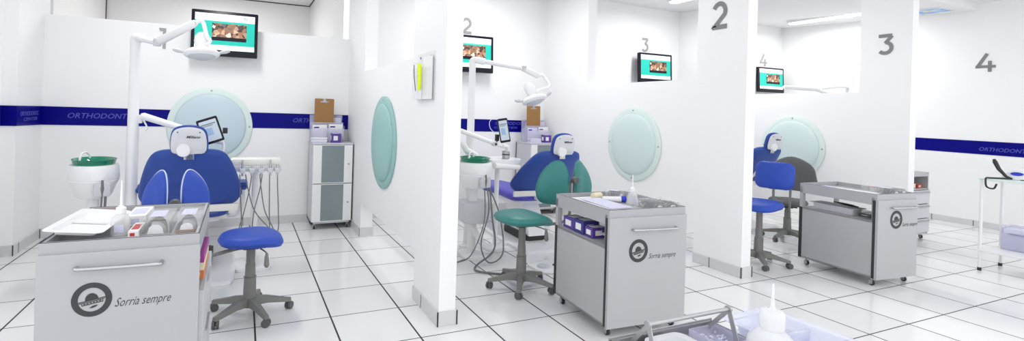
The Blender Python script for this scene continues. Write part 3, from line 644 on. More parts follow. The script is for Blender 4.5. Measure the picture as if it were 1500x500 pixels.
# ================================================================== DENTAL CHAIRS
def dental_chair(label, loc, rz, bm='blue', sm='blue', tilt=.62, arms=True):
    t = thing('dental_chair', label, 'dental chair', loc, rz)
    MB().prism(sp2([(-.34, -.40), (-.22, -.50), (.22, -.50), (.34, -.40), (.33, .55), (.20, .75), (-.20, .75), (-.33, .55)], 5), 0, .035, None, .01).build('base_plate', 'whitep', t)
    MB().prism(rounded(.30, .55, .06), .036, .11, T(0, .12, 0), .02).build('base_cover', 'dark', t)
    MB().add(*(lambda P_: (P_, [(0, 1, 2, 3), (4, 5, 6, 7), (0, 1, 5, 4), (1, 2, 6, 5), (2, 3, 7, 6), (3, 0, 4, 7)]))([(-.11, -.20, .10), (.11, -.20, .10), (.11, .30, .10), (-.11, .30, .10), (-.10, -.02, .43), (.10, -.02, .43), (.10, .42, .43), (-.10, .42, .43)])).build('lift_column', 'whitep', t, False)
    MB().prism(rounded(.42, .80, .08), .42, .465, T(0, .38, 0), .012).build('seat_frame', 'white', t)
    seat = sp2([(-.26, -.12), (-.28, .15), (-.26, .55), (-.23, 1.05), (-.21, 1.36), (0, 1.44), (.21, 1.36), (.23, 1.05), (.26, .55), (.28, .15), (.26, -.12), (0, -.15)], 5)
    MB().pad(seat, .085, T(0, 0, .51), .09, .15, lambda u, v: -.05 * max(0, v - .35) + .18 * u * u).build('seat', sm, t)
    back = sp2([(-.30, .0), (-.375, .06), (-.385, .13), (-.345, .33), (-.285, .52), (-.225, .60), (-.11, .63), (.11, .63), (.225, .60), (.285, .52), (.345, .33), (.385, .13), (.375, .06), (.30, .0), (0, -.02)], 5)
    mt = T(0, -.22, .60) @ Matrix.Rotation(pi / 2 + tilt, 4, 'X')
    MB().pad(back, .075, mt, .07, .12, lambda u, v: -.35 * u * u).build('backrest', bm, t)
    MB().tube([mt @ Vector((0, -.05, 0)), mt @ Vector((0, .35, .045))], .03, 10).build('back_arm', 'white', t)
    # rail behind the backrest
    MB().box(-.36, .36, -.29, -.26, .565, .625, .006).box(-.03, .03, -.28, .0, .50, .60, .004).build('cross_rail', 'offwhite', t)
    # headrest
    q = mt @ Vector((0, .63, .02)); q2 = Vector((0, q.y - .02, q.z + .085))
    MB().box(-.035, .035, q.y - .006, q.y + .006, q.z - .06, q2.z, .003).build('headrest_bar', 'chrome', t)
    hr = sp2([(-.125, -.085), (-.13, .02), (-.10, .10), (0, .125), (.10, .10), (.13, .02), (.125, -.085), (.06, -.105), (-.06, -.105)], 5)
    hm = T(q2.x, q2.y, q2.z) @ Matrix.Rotation(pi / 2 + .20, 4, 'X')
    MB().pad(hr, .05, hm @ T(0, 0, -.022), .12, .2).build('headrest', bm, t)
    sh = MB().pad([(x * .93, y * .93) for x, y in hr], .022, hm @ T(0, 0, .016), .08, .2).build('headrest_shell', 'shellgrey', t)
    MB().lathe([(.050, -.005), (.050, .022), (.043, .032), (0, .034)], seg=24, xf=hm @ T(-.035, -.062, .028)).build('headrest_knob', 'whitep', sh)
    MB().box(-.005, .095, -.09, -.062, .028, .040, .003, hm).build('release_lever', 'palegrey', sh)
    text('lettering', 'Millenn', 'ink', sh, .095, hm @ T(.03, .04, .0305), .001, .3, .015, .022)
    for s_ in (1, -1):
        MB().lathe([(0, .004), (.005, .003), (.005, 0)], seg=10, xf=hm @ T(s_ * .075, .078, .0275)).build('screw', 'ink', sh)
    if arms:
        for s_ in (1, -1):
            ar = MB().tube(spline([(s_ * .27, .12, .44), (s_ * .36, .08, .47), (s_ * .39, .04, .58), (s_ * .39, .02, .70)], 5), .022, 10).build('armrest', 'whitep', t)
            MB().pad(rounded(.085, .34, .038), .06, T(s_ * .39, .0, .745), .3, .2).build('armrest_pad', bm, ar)
    return t
dental_chair('blue dental chair in the left bay, headrest back towards the camera', (-.375, 4.96, -.0), 0)
dental_chair('blue dental chair with light-tinted violet seat behind the teal stool', (3.075, 4.92, 0), -.04, 'blue', 'violet', .70, arms=False)
dental_chair('blue dental chair partly behind the middle partition', (6.38, 4.90, 0), -.02, 'blue', 'blue', arms=False)

# ================================================================== CUSPIDORS
def cuspidor(label, loc, rz, stem=True, scale=1):
    t = thing('cuspidor_unit', label, 'cuspidor', loc, rz)
    s_ = scale
    MB().prism(rounded(.26, .32, .07), 0, .03, None, .008).build('foot_plate', 'whitep', t)
    MB().tube([(0, .03, .03), (0, .03, .72)], .045 if stem else .055, 18).build('pedestal', 'white', t)
    body = MB()
    for z0, z1, k0, k1 in ((.70, .745, .60, .82), (.745, .82, .82, .98), (.82, .825, .98, 1.0), (.825, .90, 1.0, 1.0), (.90, .915, 1.0, .97)):
        pass
    prof = [(0, .70), (.105, .70), (.125, .72), (.150, .80), (.168, .83), (.172, .842), (.170, .848), (.174, .855), (.170, .945), (.164, .962), (.150, .966), (0, .966)]
    body.lathe(prof, seg=40, sx=1.0, sy=1.25); body.build('bowl_housing', 'whitep', t)
    MB().lathe([(.10, .967), (.142, .967), (.150, 1.004), (.153, 1.006), (.150, 1.009), (.145, 1.006), (.120, .975), (.04, .972), (0, .972)], seg=40, sy=1.2).build('glass_bowl', 'greenglass', t, True, 'green glass rinsing bowl')
    MB().tube(spline([(-.10, -.10, .960), (-.10, -.10, 1.02), (-.085, -.09, 1.06), (-.055, -.06, 1.065), (-.035, -.05, 1.04), (-.033, -.048, 1.02)], 6), .008, 10).build('rinse_spout', 'white', t)
    hh = MB().box(-.02, .09, -.245, -.18, .73, .84, .02).build('instrument_holder', 'palegrey', t)
    MB().tube([(.035, -.235, .86), (.035, -.24, .80), (.035, -.235, .74)], [.008, .013, .010], 10).build('suction_handle', 'hose', hh)
    return t
c1 = cuspidor('round white cuspidor with green bowl in the left bay', (-1.09, 4.85, 0), .3)
MB().tube(spline([(.035, -.235, .75), (.03, -.235, .60), (.035, -.20, .40), (.03, -.13, .10)], 6), .007, 8).tube(spline([(.06, -.22, .76), (.055, -.225, .55), (.06, -.19, .3), (.04, -.12, .08)], 6), .009, 8).build('suction_hose', 'hose', c1)
c2 = cuspidor('round white cuspidor with green bowl beside the left partition end', (2.185, 4.57, 0), -.1)
MB().prism(rounded(.27, .30, .05), .36, .56, None, .02).build('water_unit', 'palegrey', c2, True, 'pale grey box under the bowl')
MB().tube(spline([(-.02, .05, .36), (.03, -.05, .22), (.10, -.12, .12), (.22, -.10, .10), (.36, .0, .12)], 6), .035, 12).build('drain_pipe', 'whitep', c2)
for i, pts in enumerate(([(.05, -.23, .76), (.07, -.25, .50), (-.02, -.30, .20), (.05, -.34, .03), (.22, -.28, .10), (.20, -.22, .45), (.07, -.23, .74)],
                         [(.08, -.22, .78), (.10, -.27, .45), (.12, -.30, .15), (-.08, -.35, .012), (-.12, -.50, .012), (.05, -.62, .012), (.28, -.70, .012)],
                         [(.03, -.22, .74), (.02, -.26, .40), (-.12, -.30, .10), (-.22, -.2, .011), (-.05, -.1, .011), (.1, -.15, .011)])):
    MB().tube(spline(pts, 8), (.007, .0095, .006)[i], 8).build('suction_hose', 'hose', c2)

# ================================================================== OPERATING LAMPS
def lamp(label, loc, elbow, top, head, hrot, zt, hs=1.0, direct=False):
    """pole with an articulated arm and a reflector head; points are relative to the pole foot"""
    t = thing('operating_lamp', label, 'dental lamp', loc)
    MB().lathe([(0, 0), (.09, 0), (.09, .02), (.05, .035), (.034, .05)], seg=24).build('foot', 'white', t)
    pole = [(0, 0, .04), (0, 0, 1.25), (0, 0, 1.26), (0, 0, zt - .06)]
    MB().tube(pole, [.044, .044, .040, .036], 20).build('pole', 'white', t)
    e = Vector(elbow); tp = Vector(top); hd = Vector(head)
    MB().tube(spline([(0, 0, zt - .07), (0, 0, zt - .02), e * .06 + Vector((0, 0, zt)) * .94, e * .25 + Vector((0, 0, zt)) * .75], 6), [.038] * 1 + [.038] * 17 + [.026], 16).tube([e * .2 + Vector((0, 0, zt)) * .8, e], [.026, .022], 14).build('lower_arm', 'white', t)
    MB().lathe([(0, -.03), (.028, -.028), (.030, 0), (.028, .028), (0, .03)], seg=16, xf=T(*e)).build('elbow_joint', 'palegrey', t)
    d = (tp - e)
    MB().tube([e + d * .03, e + d * .08, e + d * .92, tp], [.022, .034, .032, .024], 16).build('upper_arm', 'white', t)
    MB().tube(spline([tp, tp + Vector((.05, 0, .012)), Vector((tp.x + .085, hd.y, (tp.z + hd.z) / 2 + .02)), hd + Vector((.055, 0, .10)), hd + Vector((.02, 0, .07))], 6), .016, 12).build('yoke', 'whitep', t)
    H = T(*hd) @ Euler(hrot).to_matrix().to_4x4() @ Matrix.Scale(hs, 4)
    MB().lathe([(0, .20), (.035, .195), (.058, .165), (.065, .12), (.055, .07), (.045, .03), (.04, 0)], seg=24, xf=H, sy=.8).build('lamp_housing', 'whitep', t)
    MB().lathe([(0, .045), (.06, .042), (.12, .022), (.145, 0), (.148, -.010), (.140, -.022), (.10, -.036)], seg=36, xf=H, sy=.72).build('reflector', 'whitep', t)
    MB().lathe([(.125, -.026), (.06, -.055), (0, -.062)], seg=30, xf=H, sy=.7).build('lamp_glass', 'palegrey', t)
    for s_ in (1, -1):
        MB().tube([(H @ Vector((s_ * .13, 0, .0))), (H @ Vector((s_ * .165, 0, .012))), (H @ Vector((s_ * .19, 0, .02))), (H @ Vector((s_ * .225, 0, .03)))], [.010, .014, .019, .012], 12).build('handle', 'palegrey', t)
    return t
lamp('white operating lamp in front of the leftmost television', (-.83, 4.83, 0), (.175, -.15, 1.965), (.46, -.32, 2.13), (.515, -.36, 1.885), (-.35, -.04, 0), 2.01, .90)
lamp('white operating lamp above the chair in the second bay', (2.275, 4.89, 0), (.50, -.25, 1.955), (.66, -.30, 1.88), (.56, -.38, 1.625), (-.45, -.22, 0), 2.04, 1.0)
t = thing('operating_lamp', 'white lamp arm seen above the low right partition', 'dental lamp', (9.62, 5.2, 0))
MB().lathe([(0, 0), (.09, 0), (.09, .02), (.034, .05)], seg=24).build('foot', 'white', t)
MB().tube([(0, 0, .04), (0, 0, 1.25), (0, 0, 2.02)], [.044, .044, .034], 20).build('pole', 'white', t)
MB().tube(spline([(0, 0, 2.02), (-.02, -.02, 2.075), (-.12, -.03, 2.085), (-.30, -.05, 2.08)], 6), .032, 14).build('pole_bend', 'white', t)
MB().tube([(-.28, -.05, 2.08), (-1.15, -.15, 1.995)], [.034, .030], 14).build('lower_arm', 'white', t)
MB().tube([(-1.08, -.18, 1.985), (-1.2, -.14, 1.99), (-1.75, -.05, 2.0)], [.02, .034, .028], 14).build('upper_arm', 'white', t)
MB().tube([(-1.12, -.16, 1.98), (-.92, -.22, 1.93)], [.026, .024], 12).build('joint', 'white', t)

# ================================================================== DELIVERY UNITS
# first bay: bar of instruments to the right of the chair
t = thing('instrument_bar', 'cream instrument bar with hanging grey hoses right of the left chair', 'delivery unit', (.12, 4.78, 0))
MB().prism(rounded(.30, .36, .04), 0, .03, T(.0, .15, 0), .008).build('foot_plate', 'whitep', t)
MB().tube([(.0, .15, .03), (.0, .15, .90)], .028, 14).build('post', 'whitep', t)
MB().box(-.21, .21, -.07, .10, .945, 1.005, .022).build('bar', 'offwhite', t)
MB().box(-.19, .205, -.085, -.055, .895, .945, .006).build('holder_rail', 'palegrey', t)
for i, x in enumerate((-.11, -.035, .04, .115, .175)):
    hp = MB().box(x - .022, x + .022, -.125, -.075, .885, .925, .008).build('instrument_holder', 'palegrey', t)
    MB().tube([(x, -.105, 1.0 if i in (0, 3) else .95), (x, -.105, .92), (x, -.105, .86)], [.006, .011, .009], 10).build('instrument', 'chrome', hp)
for i, (x0, x1, x2) in enumerate(((-.13, -.11, -.10), (-.085, .00, .14), (-.035, -.09, -.13), (.03, .08, .16), (.05, -.01, -.02), (.11, .115, .12), (.175, .19, .19))):
    MB().tube(spline([(x0, -.105, .875), (x0 * .7 + x1 * .3, -.125, .74), (x1, -.135, .55), (x2, -.12, .36), (x2 * .6, -.04, .28), (x2 * .3, .10, .34)], 6), .0048, 7).build('instrument_hose', 'hose', t)
# arm tube from the pole to the tablet
t = thing('swing_arm', 'white swing arm reaching from the left lamp pole behind the headrest', 'arm', (-.775, 4.81, 0))
MB().tube([(.0, 0, 1.365), (.02, 0, 1.36), (.33, -.03, 1.255), (.52, .0, 1.17)], [.020, .030, .026, .024], 14).build('arm_tube', 'whitep', t)
MB().box(-.02, .01, .0, .035, 1.30, 1.37, .006).build('pole_clamp', 'white', t)
MB().tube(spline([(.02, 0, 1.33), (.05, -.02, 1.27), (.04, -.03, 1.24)], 4), .007, 8).build('cable', 'white', t)
def handheld(name, label, cat, loc, rot, w_, hh, mdark='tvblack'):
    t = thing(name, label, cat, loc, 0, None, rot)
    MB().prism(rounded(w_, hh, .012), 0, .009, None, .002).build('casing', mdark, t)
    MB().prism(rounded(w_ * .82, hh * .82, .006), .0092, .0100).build('screen', 'phone', t, False)
    MB().box(-w_ * .3, w_ * .12, -hh * .18, hh * .10, .0102, .0106).build('screen_image', 'phoneb', t, False)
    MB().box(-w_ * .34, w_ * .34, hh * .24, hh * .28, .0102, .0106).box(-w_ * .34, w_ * .2, hh * .18, hh * .21, .0102, .0106).build('screen_text', 's_ink', t, False)
    return t
handheld('tablet', 'black framed tablet propped behind the left chair headrest', 'tablet', (-.255, 4.80, 1.245), (pi / 2 - .15, -.34, .0), .17, .225)
t = thing('tablet_stand', 'white curved holder under the tablet behind the left headrest', 'stand', (-.21, 4.84, 0))
MB().tube(spline([(.0, .0, 1.26), (.02, .02, 1.20), (.06, .0, 1.12), (.05, .0, 1.03)], 6), .012, 10).tube([(-.06, 0, 1.17), (-.04, 0, 1.155), (.06, 0, 1.14)], .02, 12).tube([(.05, 0, 1.05), (.06, .0, .98), (.16, 0, .98)], .012, 10).build('stem', 'whitep', t)
MB().box(.05, .09, -.02, .01, 1.22, 1.27, .004).build('clip', 'dark', t)
# second bay
t = thing('swing_arm', 'white swing arm from behind the left partition to the phone', 'arm', (2.02, 4.80, 0))
MB().tube([(-.12, .02, 1.335), (.0, 0, 1.30), (.40, -.14, 1.155), (.50, -.2, 1.12)], [.024, .026, .022, .020], 14).build('arm_tube', 'whitep', t)
MB().tube([(-.10, .0, 1.21), (.05, 0, 1.19), (.12, -.02, 1.13), (.16, -.03, 1.06), (.28, -.02, 1.0)], .034, 14).build('lower_arm', 'whitep', t)
MB().lathe([(0, -.035), (.026, -.03), (.026, .03), (0, .035)], seg=16, xf=T(.42, -.16, 1.14, pi / 2)).build('joint', 'palegrey', t)
MB().lathe([(0, -.028), (.012, -.026), (.012, .026), (0, .028)], seg=12, xf=T(.42, -.175, 1.14, pi / 2)).build('joint_screw', 'dark', t)
MB().tube(spline([(.50, -.2, 1.12), (.55, -.2, 1.11), (.56, -.2, 1.07), (.55, -.2, 1.02)], 4), .022, 12).build('end_piece', 'whitep', t)
handheld('mobile_phone', 'black mobile phone held upright above the second bay instrument table', 'phone', (2.525, 4.60, 1.285), (pi / 2 - .1, -.16, -.1), .115, .255)
t = thing('phone_holder', 'dark clip and thin cable behind the mobile phone', 'holder', (2.50, 4.64, 0))
MB().box(-.05, -.01, -.015, .015, 1.17, 1.24, .006).tube([(-.03, 0, 1.17), (-.045, -.02, 1.13), (-.06, -.03, 1.13)], .008, 8).build('clip', 'dark', t)
MB().tube(spline([(-.03, .0, 1.24), (-.11, .0, 1.30), (-.12, .0, 1.38), (-.04, 0, 1.42), (.0, 0, 1.40)], 6), .003, 6).build('cable', 'white', t)
t = thing('instrument_table', 'white rounded instrument table left of the second bay backrest', 'delivery unit', (2.52, 4.62, 0), .22)
MB().prism(rounded(.20, .20, .05), 0, .03, T(.03, .10, 0), .008).build('foot_plate', 'whitep', t)
MB().tube([(.03, .10, .03), (.03, .10, .95)], .025, 14).build('post', 'whitep', t)
MB().prism(rounded(.42, .34, .07), .935, .985, T(.0, .05, 0) @ Matrix.Rotation(.0, 4, 'X'), .016).build('table_top', 'white', t)
MB().tube([(-.19, -.11, .93), (.15, -.11, .90)], [.034, .026], 14).build('handle_tube', 'whitep', t)
t = thing('metal_cup', 'small steel cup standing on the second bay instrument table', 'cup', (2.56, 4.60, .986))
MB().lathe([(0, .0), (.036, .0), (.040, .004), (.040, .078), (.042, .080), (.038, .080), (.037, .006), (0, .005)], seg=26).build('cup_body', 'steel', t)
MB().lathe([(.0405, .040), (.0415, .042), (.0415, .050), (.0405, .052)], seg=26).build('band', 'dark', t)
t = thing('foot_control', 'white round foot control on the floor beside the second chair base', 'foot control', (2.72, 3.98, 0))
MB().prism(rounded(.34, .34, .08), 0, .02, None, .006).build('control_plate', 'whitep', t)
MB().lathe([(0, .038), (.055, .034), (.065, .021)], (-.06, .0, 0), 24).build('pedal', 'palegrey', t)
MB().box(.05, .13, -.015, .015, .021, .032, .004).build('switch', 'dark', t)

# ================================================================== LOCKERS AND PAPERS
def locker(label, loc, w_=.47, d=.42, h_=1.04):
    t = thing('glass_door_locker', label, 'cabinet', loc); k = .02
    MB().box(-w_ / 2, -w_ / 2 + k, 0, d, .07, h_ - k).box(w_ / 2 - k, w_ / 2, 0, d, .07, h_ - k).box(-w_ / 2, w_ / 2, d - k, d, .07, h_ - k).box(-w_ / 2, w_ / 2, 0, d, .07, .09).box(-w_ / 2 + k, w_ / 2 - k, .02, d - k, .54, .56).box(-w_ / 2 - .006, w_ / 2 + .006, -.02, d, h_ - k, h_, .003).build('body', 'palegrey', t, False)
    for z0, z1 in ((.095, .545), (.555, h_ - k - .004)):
        x0, x1 = -w_ / 2 + .002, w_ / 2 - .002
        dr = MB().box(x0, x0 + .10, -.018, -.001, z0, z1).box(x1 - .10, x1, -.018, -.001, z0, z1).box(x0 + .10, x1 - .10, -.018, -.001, z0, z0 + .008).box(x0 + .10, x1 - .10, -.018, -.001, z1 - .008, z1).build('door', 'whitep', t, False)
        MB().box(x0 + .10, x1 - .10, -.013, -.008, z0 + .008, z1 - .008).build('glass_panel', 'glassdoor', dr, False)
        MB().lathe([(0, .014), (.010, .012), (.012, 0)], seg=14, xf=T(x1 - .045, -.018, (z0 + z1) / 2, pi / 2)).build('knob', 'steel', dr)
    for x, y in ((-w_ / 2 + .04, .04), (w_ / 2 - .04, .04), (-w_ / 2 + .04, d - .04), (w_ / 2 - .04, d - .04)): caster(t, x, y, 0, .071, .02)
    return t
locker('white locker with two glass doors at the end of the left bay', (1.012, 6.10, 0))
locker('white glass door locker behind the second dental chair headrest', (4.03, 6.10, 0), .46)
def paper_stack(px, py, z, tail, lilac=False):
    pm = 'paperl' if lilac else 'paper'
    t = thing('acrylic_paper_holder', 'clear acrylic file holder with papers ' + tail, 'file holder', (px, py, z))
    MB().box(-.20, .20, .10, .104, 0, .33).box(-.20, -.197, -.07, .10, 0, .20).box(.197, .20, -.07, .10, 0, .20).box(-.20, .20, .02, .023, 0, .24).box(-.20, .20, -.07, -.067, 0, .17).box(-.20, .20, -.07, .104, 0, .003).build('holder_shell', 'clearv', t, False)
    for i, (x, y, w_, h2, m_) in enumerate(((-.095, -.045, .17, .21, pm), (.10, -.035, .17, .22, 'paper'), (-.05, .05, .20, .29, pm), (.09, .07, .18, .30, 'paperl'))):
        f = MB().box(x - w_ / 2, x + w_ / 2, y, y + .012, .004, h2).build('folder', m_, t, False)
        MB().box(x - w_ * .4, x - w_ * .05, y - .001, y, h2 - .04, h2 - .025).build('printed_heading', 'strip', f, False)
    c = thing('clipboard', 'brown hardboard clipboard standing in the file holder ' + tail, 'clipboard', (px - .035, py + .035, z + .24), 0, None, (-.03, 0, 0))
    MB().prism(rounded(.235, .32, .012), -.002, .002, T(0, 0, .135, pi / 2)).build('board', 'kraft', c)
    MB().box(-.05, .05, -.008, -.002, .245, .262, .003).prism([(-.02, 0), (.02, 0), (.012, .035), (-.012, .035)], 0, .006, T(0, -.003, .262, pi / 2)).build('clip', 'steel', c)
    g = carton('glove_carton', 'purple and white carton ' + tail, 'box', px + .03, px + .145, py - .175, py - .09, z, z + .11, 'purple', 'paper')
    for i in range(4):
        o = MB().box(-.09, .09, -.045, .045, 0, .014, .001).build('paper_pad', pm if i % 2 else 'paperl', None, False)
        o.location = (px - .115 + .006 * (i % 2), py - .130 + .003 * i, z + .0005 + i * .0150); o.rotation_euler = (0, 0, .05 * (i - 1.5))
        tag(o, ['lowest paper pad in the stack', 'second paper pad from the bottom of the stack', 'third paper pad from the bottom of the stack', 'top paper pad of the stack'][i] + ' ' + tail, 'paper', None)
paper_stack(.965, 6.31, 1.0402, 'on the locker in the left bay')
paper_stack(4.02, 6.31, 1.0402, 'on the locker in the second bay', True)

# leaflet holders on the left partition pillar
t = thing('leaflet_holder', 'clear leaflet holder on the left partition facing the first bay', 'leaflet holder', (1.266, 3.55, 1.735))
MB().box(-.006, -.001, -.20, .20, -.175, .185).box(-.045, -.042, -.20, .20, -.175, .07).box(-.045, -.001, -.20, -.197, -.175, .12).box(-.045, -.001, .197, .20, -.175, .12).box(-.045, -.001, -.20, .20, -.178, -.175).build('holder_shell', 'clear', t, False)
MB().box(-.022, -.012, -.17, .02, -.17, .15).box(-.030, -.024, .02, .15, -.17, .10).build('leaflets', 'paper', t, False)
for y in (-.12, .12): MB().lathe([(0, .003), (.009, .002), (.009, 0)], seg=12, xf=T(-.0065, y, .15, 0, -pi / 2, 0)).build('screw', 'strip', t)
t = thing('highlighter', 'bright yellow highlighter pen in the leaflet holder', 'pen', (1.266 - .058, 3.535, 1.63))
MB().tube([(0, 0, -.0), (0, 0, .01), (0, 0, .17), (0, 0, .20)], [.008, .013, .015, .010], 12).build('pen_body', 'yellow', t)
MB().box(-.018, -.013, -.003, .003, .12, .20, .001).build('pen_clip', 'yellow', t)
t = thing('steel_probe', 'thin dark curved probe left of the yellow highlighter', 'instrument', (1.266 - .055, 3.66, 1.63))
MB().tube(spline([(0, -.03, 0), (0, -.01, .05), (0, .015, .12), (0, .02, .20)], 6), .0035, 8).build('probe', 'charcoal', t)
t = thing('leaflet_holder', 'clear leaflet holder on the left partition facing the second bay', 'leaflet holder', (1.393, 3.55, 1.735))
MB().box(.001, .006, -.20, .20, -.175, .185).box(.042, .045, -.20, .20, -.175, .07).box(.001, .045, -.20, -.197, -.175, .12).box(.001, .045, .197, .20, -.175, .12).box(.001, .045, -.20, .20, -.178, -.175).build('holder_shell', 'clear', t, False)
MB().box(.012, .022, -.17, .15, -.17, .13).build('leaflets', 'paper', t, False)

# ================================================================== DRAWER UNIT AND TROLLEY
t = thing('drawer_unit', 'grey three drawer unit on casters just beyond the right partition', 'cabinet', (7.62, 3.42, 0))
MB().box(0, .018, 0, .45, .07, .86).box(.502, .52, 0, .45, .07, .86).box(0, .52, .432, .45, .07, .86).box(0, .52, 0, .45, .07, .09).box(0, .52, 0, .45, .64, .655).box(0, .52, 0, .45, .845, .86).box(.018, .502, 0, .018, .81, .845).build('body', 'grey', t, False)
for z0, z1 in ((.095, .27), (.28, .455), (.465, .635)):
    d_ = MB().box(.002, .518, -.018, -.001, z0, z1, .002).build('drawer', 'palegrey', t, False)
    MB().box(.03, .49, -.036, -.018, z1 - .035, z1 - .018, .004).build('handle', 'steel', d_, False)
for x, y in ((.05, .05), (.47, .05), (.05, .40), (.47, .40)): caster(t, x, y, 0, .071)
carton('small_packet', 'red packet on the open shelf of the drawer unit', 'packet', 7.98, 8.08, 3.46, 3.56, .6555, .70, 'red', 'cream')
carton('small_packet', 'cream packet beside the red packet in the drawer unit', 'packet', 7.83, 7.95, 3.47, 3.56, .6555, .71, 'cream', 'wood')
t = thing('steel_trolley', 'white two shelf trolley at the right edge of the picture', 'trolley', (6.975, 2.50, 0), 0)
for x, y in ((0, 0), (.45, 0), (0, -1.05), (.45, -1.05)):
    lg = MB().tube([(x, y, .03), (x, y, .93)], .0135, 12).build('leg', 'white', t)
    MB().tube([(x, y, 0), (x, y, .032)], .0165, 12).build('rubber_foot', 'dark', lg)
MB().box(-.02, .47, -1.07, .02, .932, .947, .006).build('glass_top', 'acrylicrim', t, True, 'pale green tinted top')
MB().box(-.015, .465, -1.065, .015, .195, .215, .005).build('lower_shelf', 'white', t)
t = thing('scaler_device', 'white desktop device with blue oval badge on the trolley', 'device', (7.29, 2.30, .9475), 0)
MB().prism(sp2([(-.13, 0), (-.14, .03), (-.08, .085), (.04, .10), (.14, .07), (.16, .02), (.15, 0), (0, -.004)], 4), -.12, .12, T(0, 0, .006, pi / 2, 0, -pi / 2 + .2), .012).build('casing', 'whitep', t)
MB().prism([(.045 * cos(2 * pi * k / 24), .018 * sin(2 * pi * k / 24)) for k in range(24)], 0, .003, T(-.128, .01, .062, pi / 2, .0, -pi / 2 + .2)).build('badge', 'bluecap', t, False)
MB().box(-.12, .12, -.14, .12, 0, .008, .002).build('base', 'dark', t)
t = thing('trolley_handpiece', 'black handpiece leaning up from the trolley device', 'instrument', (7.10, 2.43, .9475))
MB().tube([(.02, -.10, .01), (.01, -.06, .03), (0, -.01, .10), (0, .02, .17), (0, .03, .20)], [.010, .012, .017, .019, .010], 12).build('handpiece_body', 'dark', t)
MB().tube(spline([(.02, -.10, .012), (-.04, -.02, .009), (-.10, .02, .009), (-.145, .03, .009), (-.160, .03, -.02), (-.160, .02, -.08), (-.158, -.03, -.09), (-.158, -.05, -.04)], 6), .008, 8).build('cable', 'dark', t)
t = thing('leaflet_box', 'lilac acrylic box of papers on the lower shelf of the trolley', 'box', (7.345, 2.28, .2155), 0)
MB().box(-.10, .10, .16, .163, 0, .24).box(-.10, .10, -.16, -.157, 0, .24).box(-.10, -.097, -.16, .16, 0, .17).box(.097, .10, -.16, .16, 0, .24).box(-.10, .10, -.16, .16, 0, .004).build('box_shell', 'clearv', t, False)
MB().box(-.085, .08, -.145, .145, .005, .215).build('paper_stack', 'paperl', t, False)
MB().box(-.0865, -.0855, -.02, .11, .15, .17).build('printed_heading', 'strip', t, False)

# ================================================================== FOREGROUND, lower right: counter with toolbox, bottle and tray
t = thing('work_counter', 'white work counter under the folding toolbox, below the frame', 'counter', (1.32, .86, 0))
MB().box(-.55, .50, -.30, .26, .72, .75, .004).build('counter_top', 'whitep', t)
for x, y in ((-.50, -.26), (.45, -.26), (-.50, .22), (.45, .22)): MB().box(x - .02, x + .02, y - .02, y + .02, 0, .72, .002).build('leg', 'palegrey', t, False)

# the folding toolbox stands on the counter
zc = .751
t = thing('work_toolbox', 'grey metal toolbox with folding A shaped handle in the lower right foreground', 'toolbox', (1.165, 1.03, zc))
x0, x1, y0, y1, hh = -.195, .205, -.085, .075, .105
MB().box(x0, x1, y1 - .004, y1, 0, hh).box(x0, x1, y0, y0 + .004, 0, hh).box(x0, x0 + .004, y0, y1, 0, hh).box(x1 - .004, x1, y0, y1, 0, hh).box(x0, x1, y0, y1, 0, .004).box(x0, x1, y0, y1, hh - .03, hh - .026).build('box_shell', 'steel', t, False)
MB().box(x0 - .004, x1 + .004, y1, y1 + .004, hh - .012, hh + .006).box(x0 - .004, x1 + .004, y0 - .004, y0, hh - .012, hh + .006).build('rim', 'steel', t, False)
for fx in (-.150, .160):
    for sy in (.055, -.05):
        MB().prism([(-.008, 0), (.008, 0), (.008, 1), (-.008, 1)], -.0015, .0015, T(fx + (.004 if sy > 0 else 0), sy, hh - .01, 0, 0, pi / 2) @ Matrix(((1, -(sy + .02), 0, 0), (0, .0, 1, 0), (0, .088, 0, 0), (0, 0, 0, 1)))).build('handle_leg', 'steel', t, False)
    MB().lathe([(0, .006), (.009, .005), (.011, -.005), (0, -.006)], seg=14, xf=T(fx, -.02 + .0, hh + .078, 0, pi / 2, 0)).build('pivot', 'steel', t)
MB().tube([(-.150, -.02, hh + .078), (.160, -.02, hh + .078)], .006, 10).build('carrying_bar', 'steel', t)
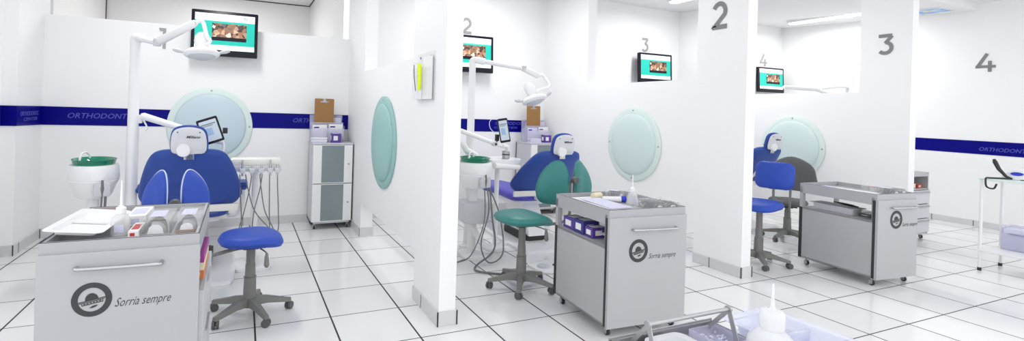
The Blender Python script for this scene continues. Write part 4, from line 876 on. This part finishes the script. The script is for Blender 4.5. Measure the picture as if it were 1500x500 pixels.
t = thing('parts_box', 'clear shallow box with lilac bits lying in the foreground toolbox', 'box', (1.30, 1.025, zc + .0795))
MB().box(-.055, .055, -.06, .055, 0, .003).box(-.055, .055, .052, .055, 0, .028).box(-.055, .055, -.06, -.057, 0, .028).box(-.055, -.052, -.06, .055, 0, .028).box(.052, .055, -.06, .055, 0, .028).build('clear_case', 'clearv', t, False)
b = MB()
for q in range(45):
    x, y = random.uniform(-.045, .045), random.uniform(-.05, .045); b.box(x, x + .006, y, y + .004, .004, .010, 0, T(0, 0, 0, 0, 0, 0))
b.build('small_parts', 'paperl', t, False); bpy.data.objects[t.name].children[-1]['kind'] = 'stuff'
shallow_tray('parts_tray', .15, .13, .022, 'palegrey', 'grey shallow tray at the left inside the foreground toolbox', 'tray', (1.14, 1.025, zc + .0795), (0, 0, 0), False)
t = thing('squeeze_bottle', 'large milky squeeze bottle in the lower right foreground', 'bottle', (1.332, .885, zc))
MB().lathe([(0, 0), (.056, 0), (.060, .006), (.060, .135), (.056, .150), (.034, .172), (.028, .176), (.028, .185)], seg=32).build('bottle_body', 'milky', t)
MB().lathe([(0, .180), (.030, .180), (.031, .184), (.031, .218), (.027, .226), (.010, .230), (.006, .236), (.0045, .26), (.0025, .300), (0, .300)], seg=28).build('nozzle_cap', 'milky', t)
shallow_tray('bluish_tray', .235, .30, .05, 'bluemilk', 'translucent bluish tray at the right of the foreground bottle', 'tray', (1.525, .955, zc + .062), (0, 0, .06), True)
shallow_tray('bluish_tray', .235, .30, .06, 'bluemilk', 'translucent tray lying under the bluish foreground tray', 'tray', (1.525, .955, zc), (0, 0, .06), False)
for i, (x, y) in enumerate(((1.50, .90), (1.56, .99))):
    t = thing('dosing_cup', ('small clear cup at the front', 'small clear cup at the back')[i] + ' of the bluish foreground tray', 'cup', (x, y, zc + .068))
    MB().lathe([(0, 0), (.020, 0), (.028, .028), (.031, .028), (.029, .026), (.021, .002), (0, .002)], seg=24).build('cup_body', 'clear', t)
    MB().lathe([(.030, .026), (.033, .027), (.030, .030)], seg=24).build('rim', 'clear', t)
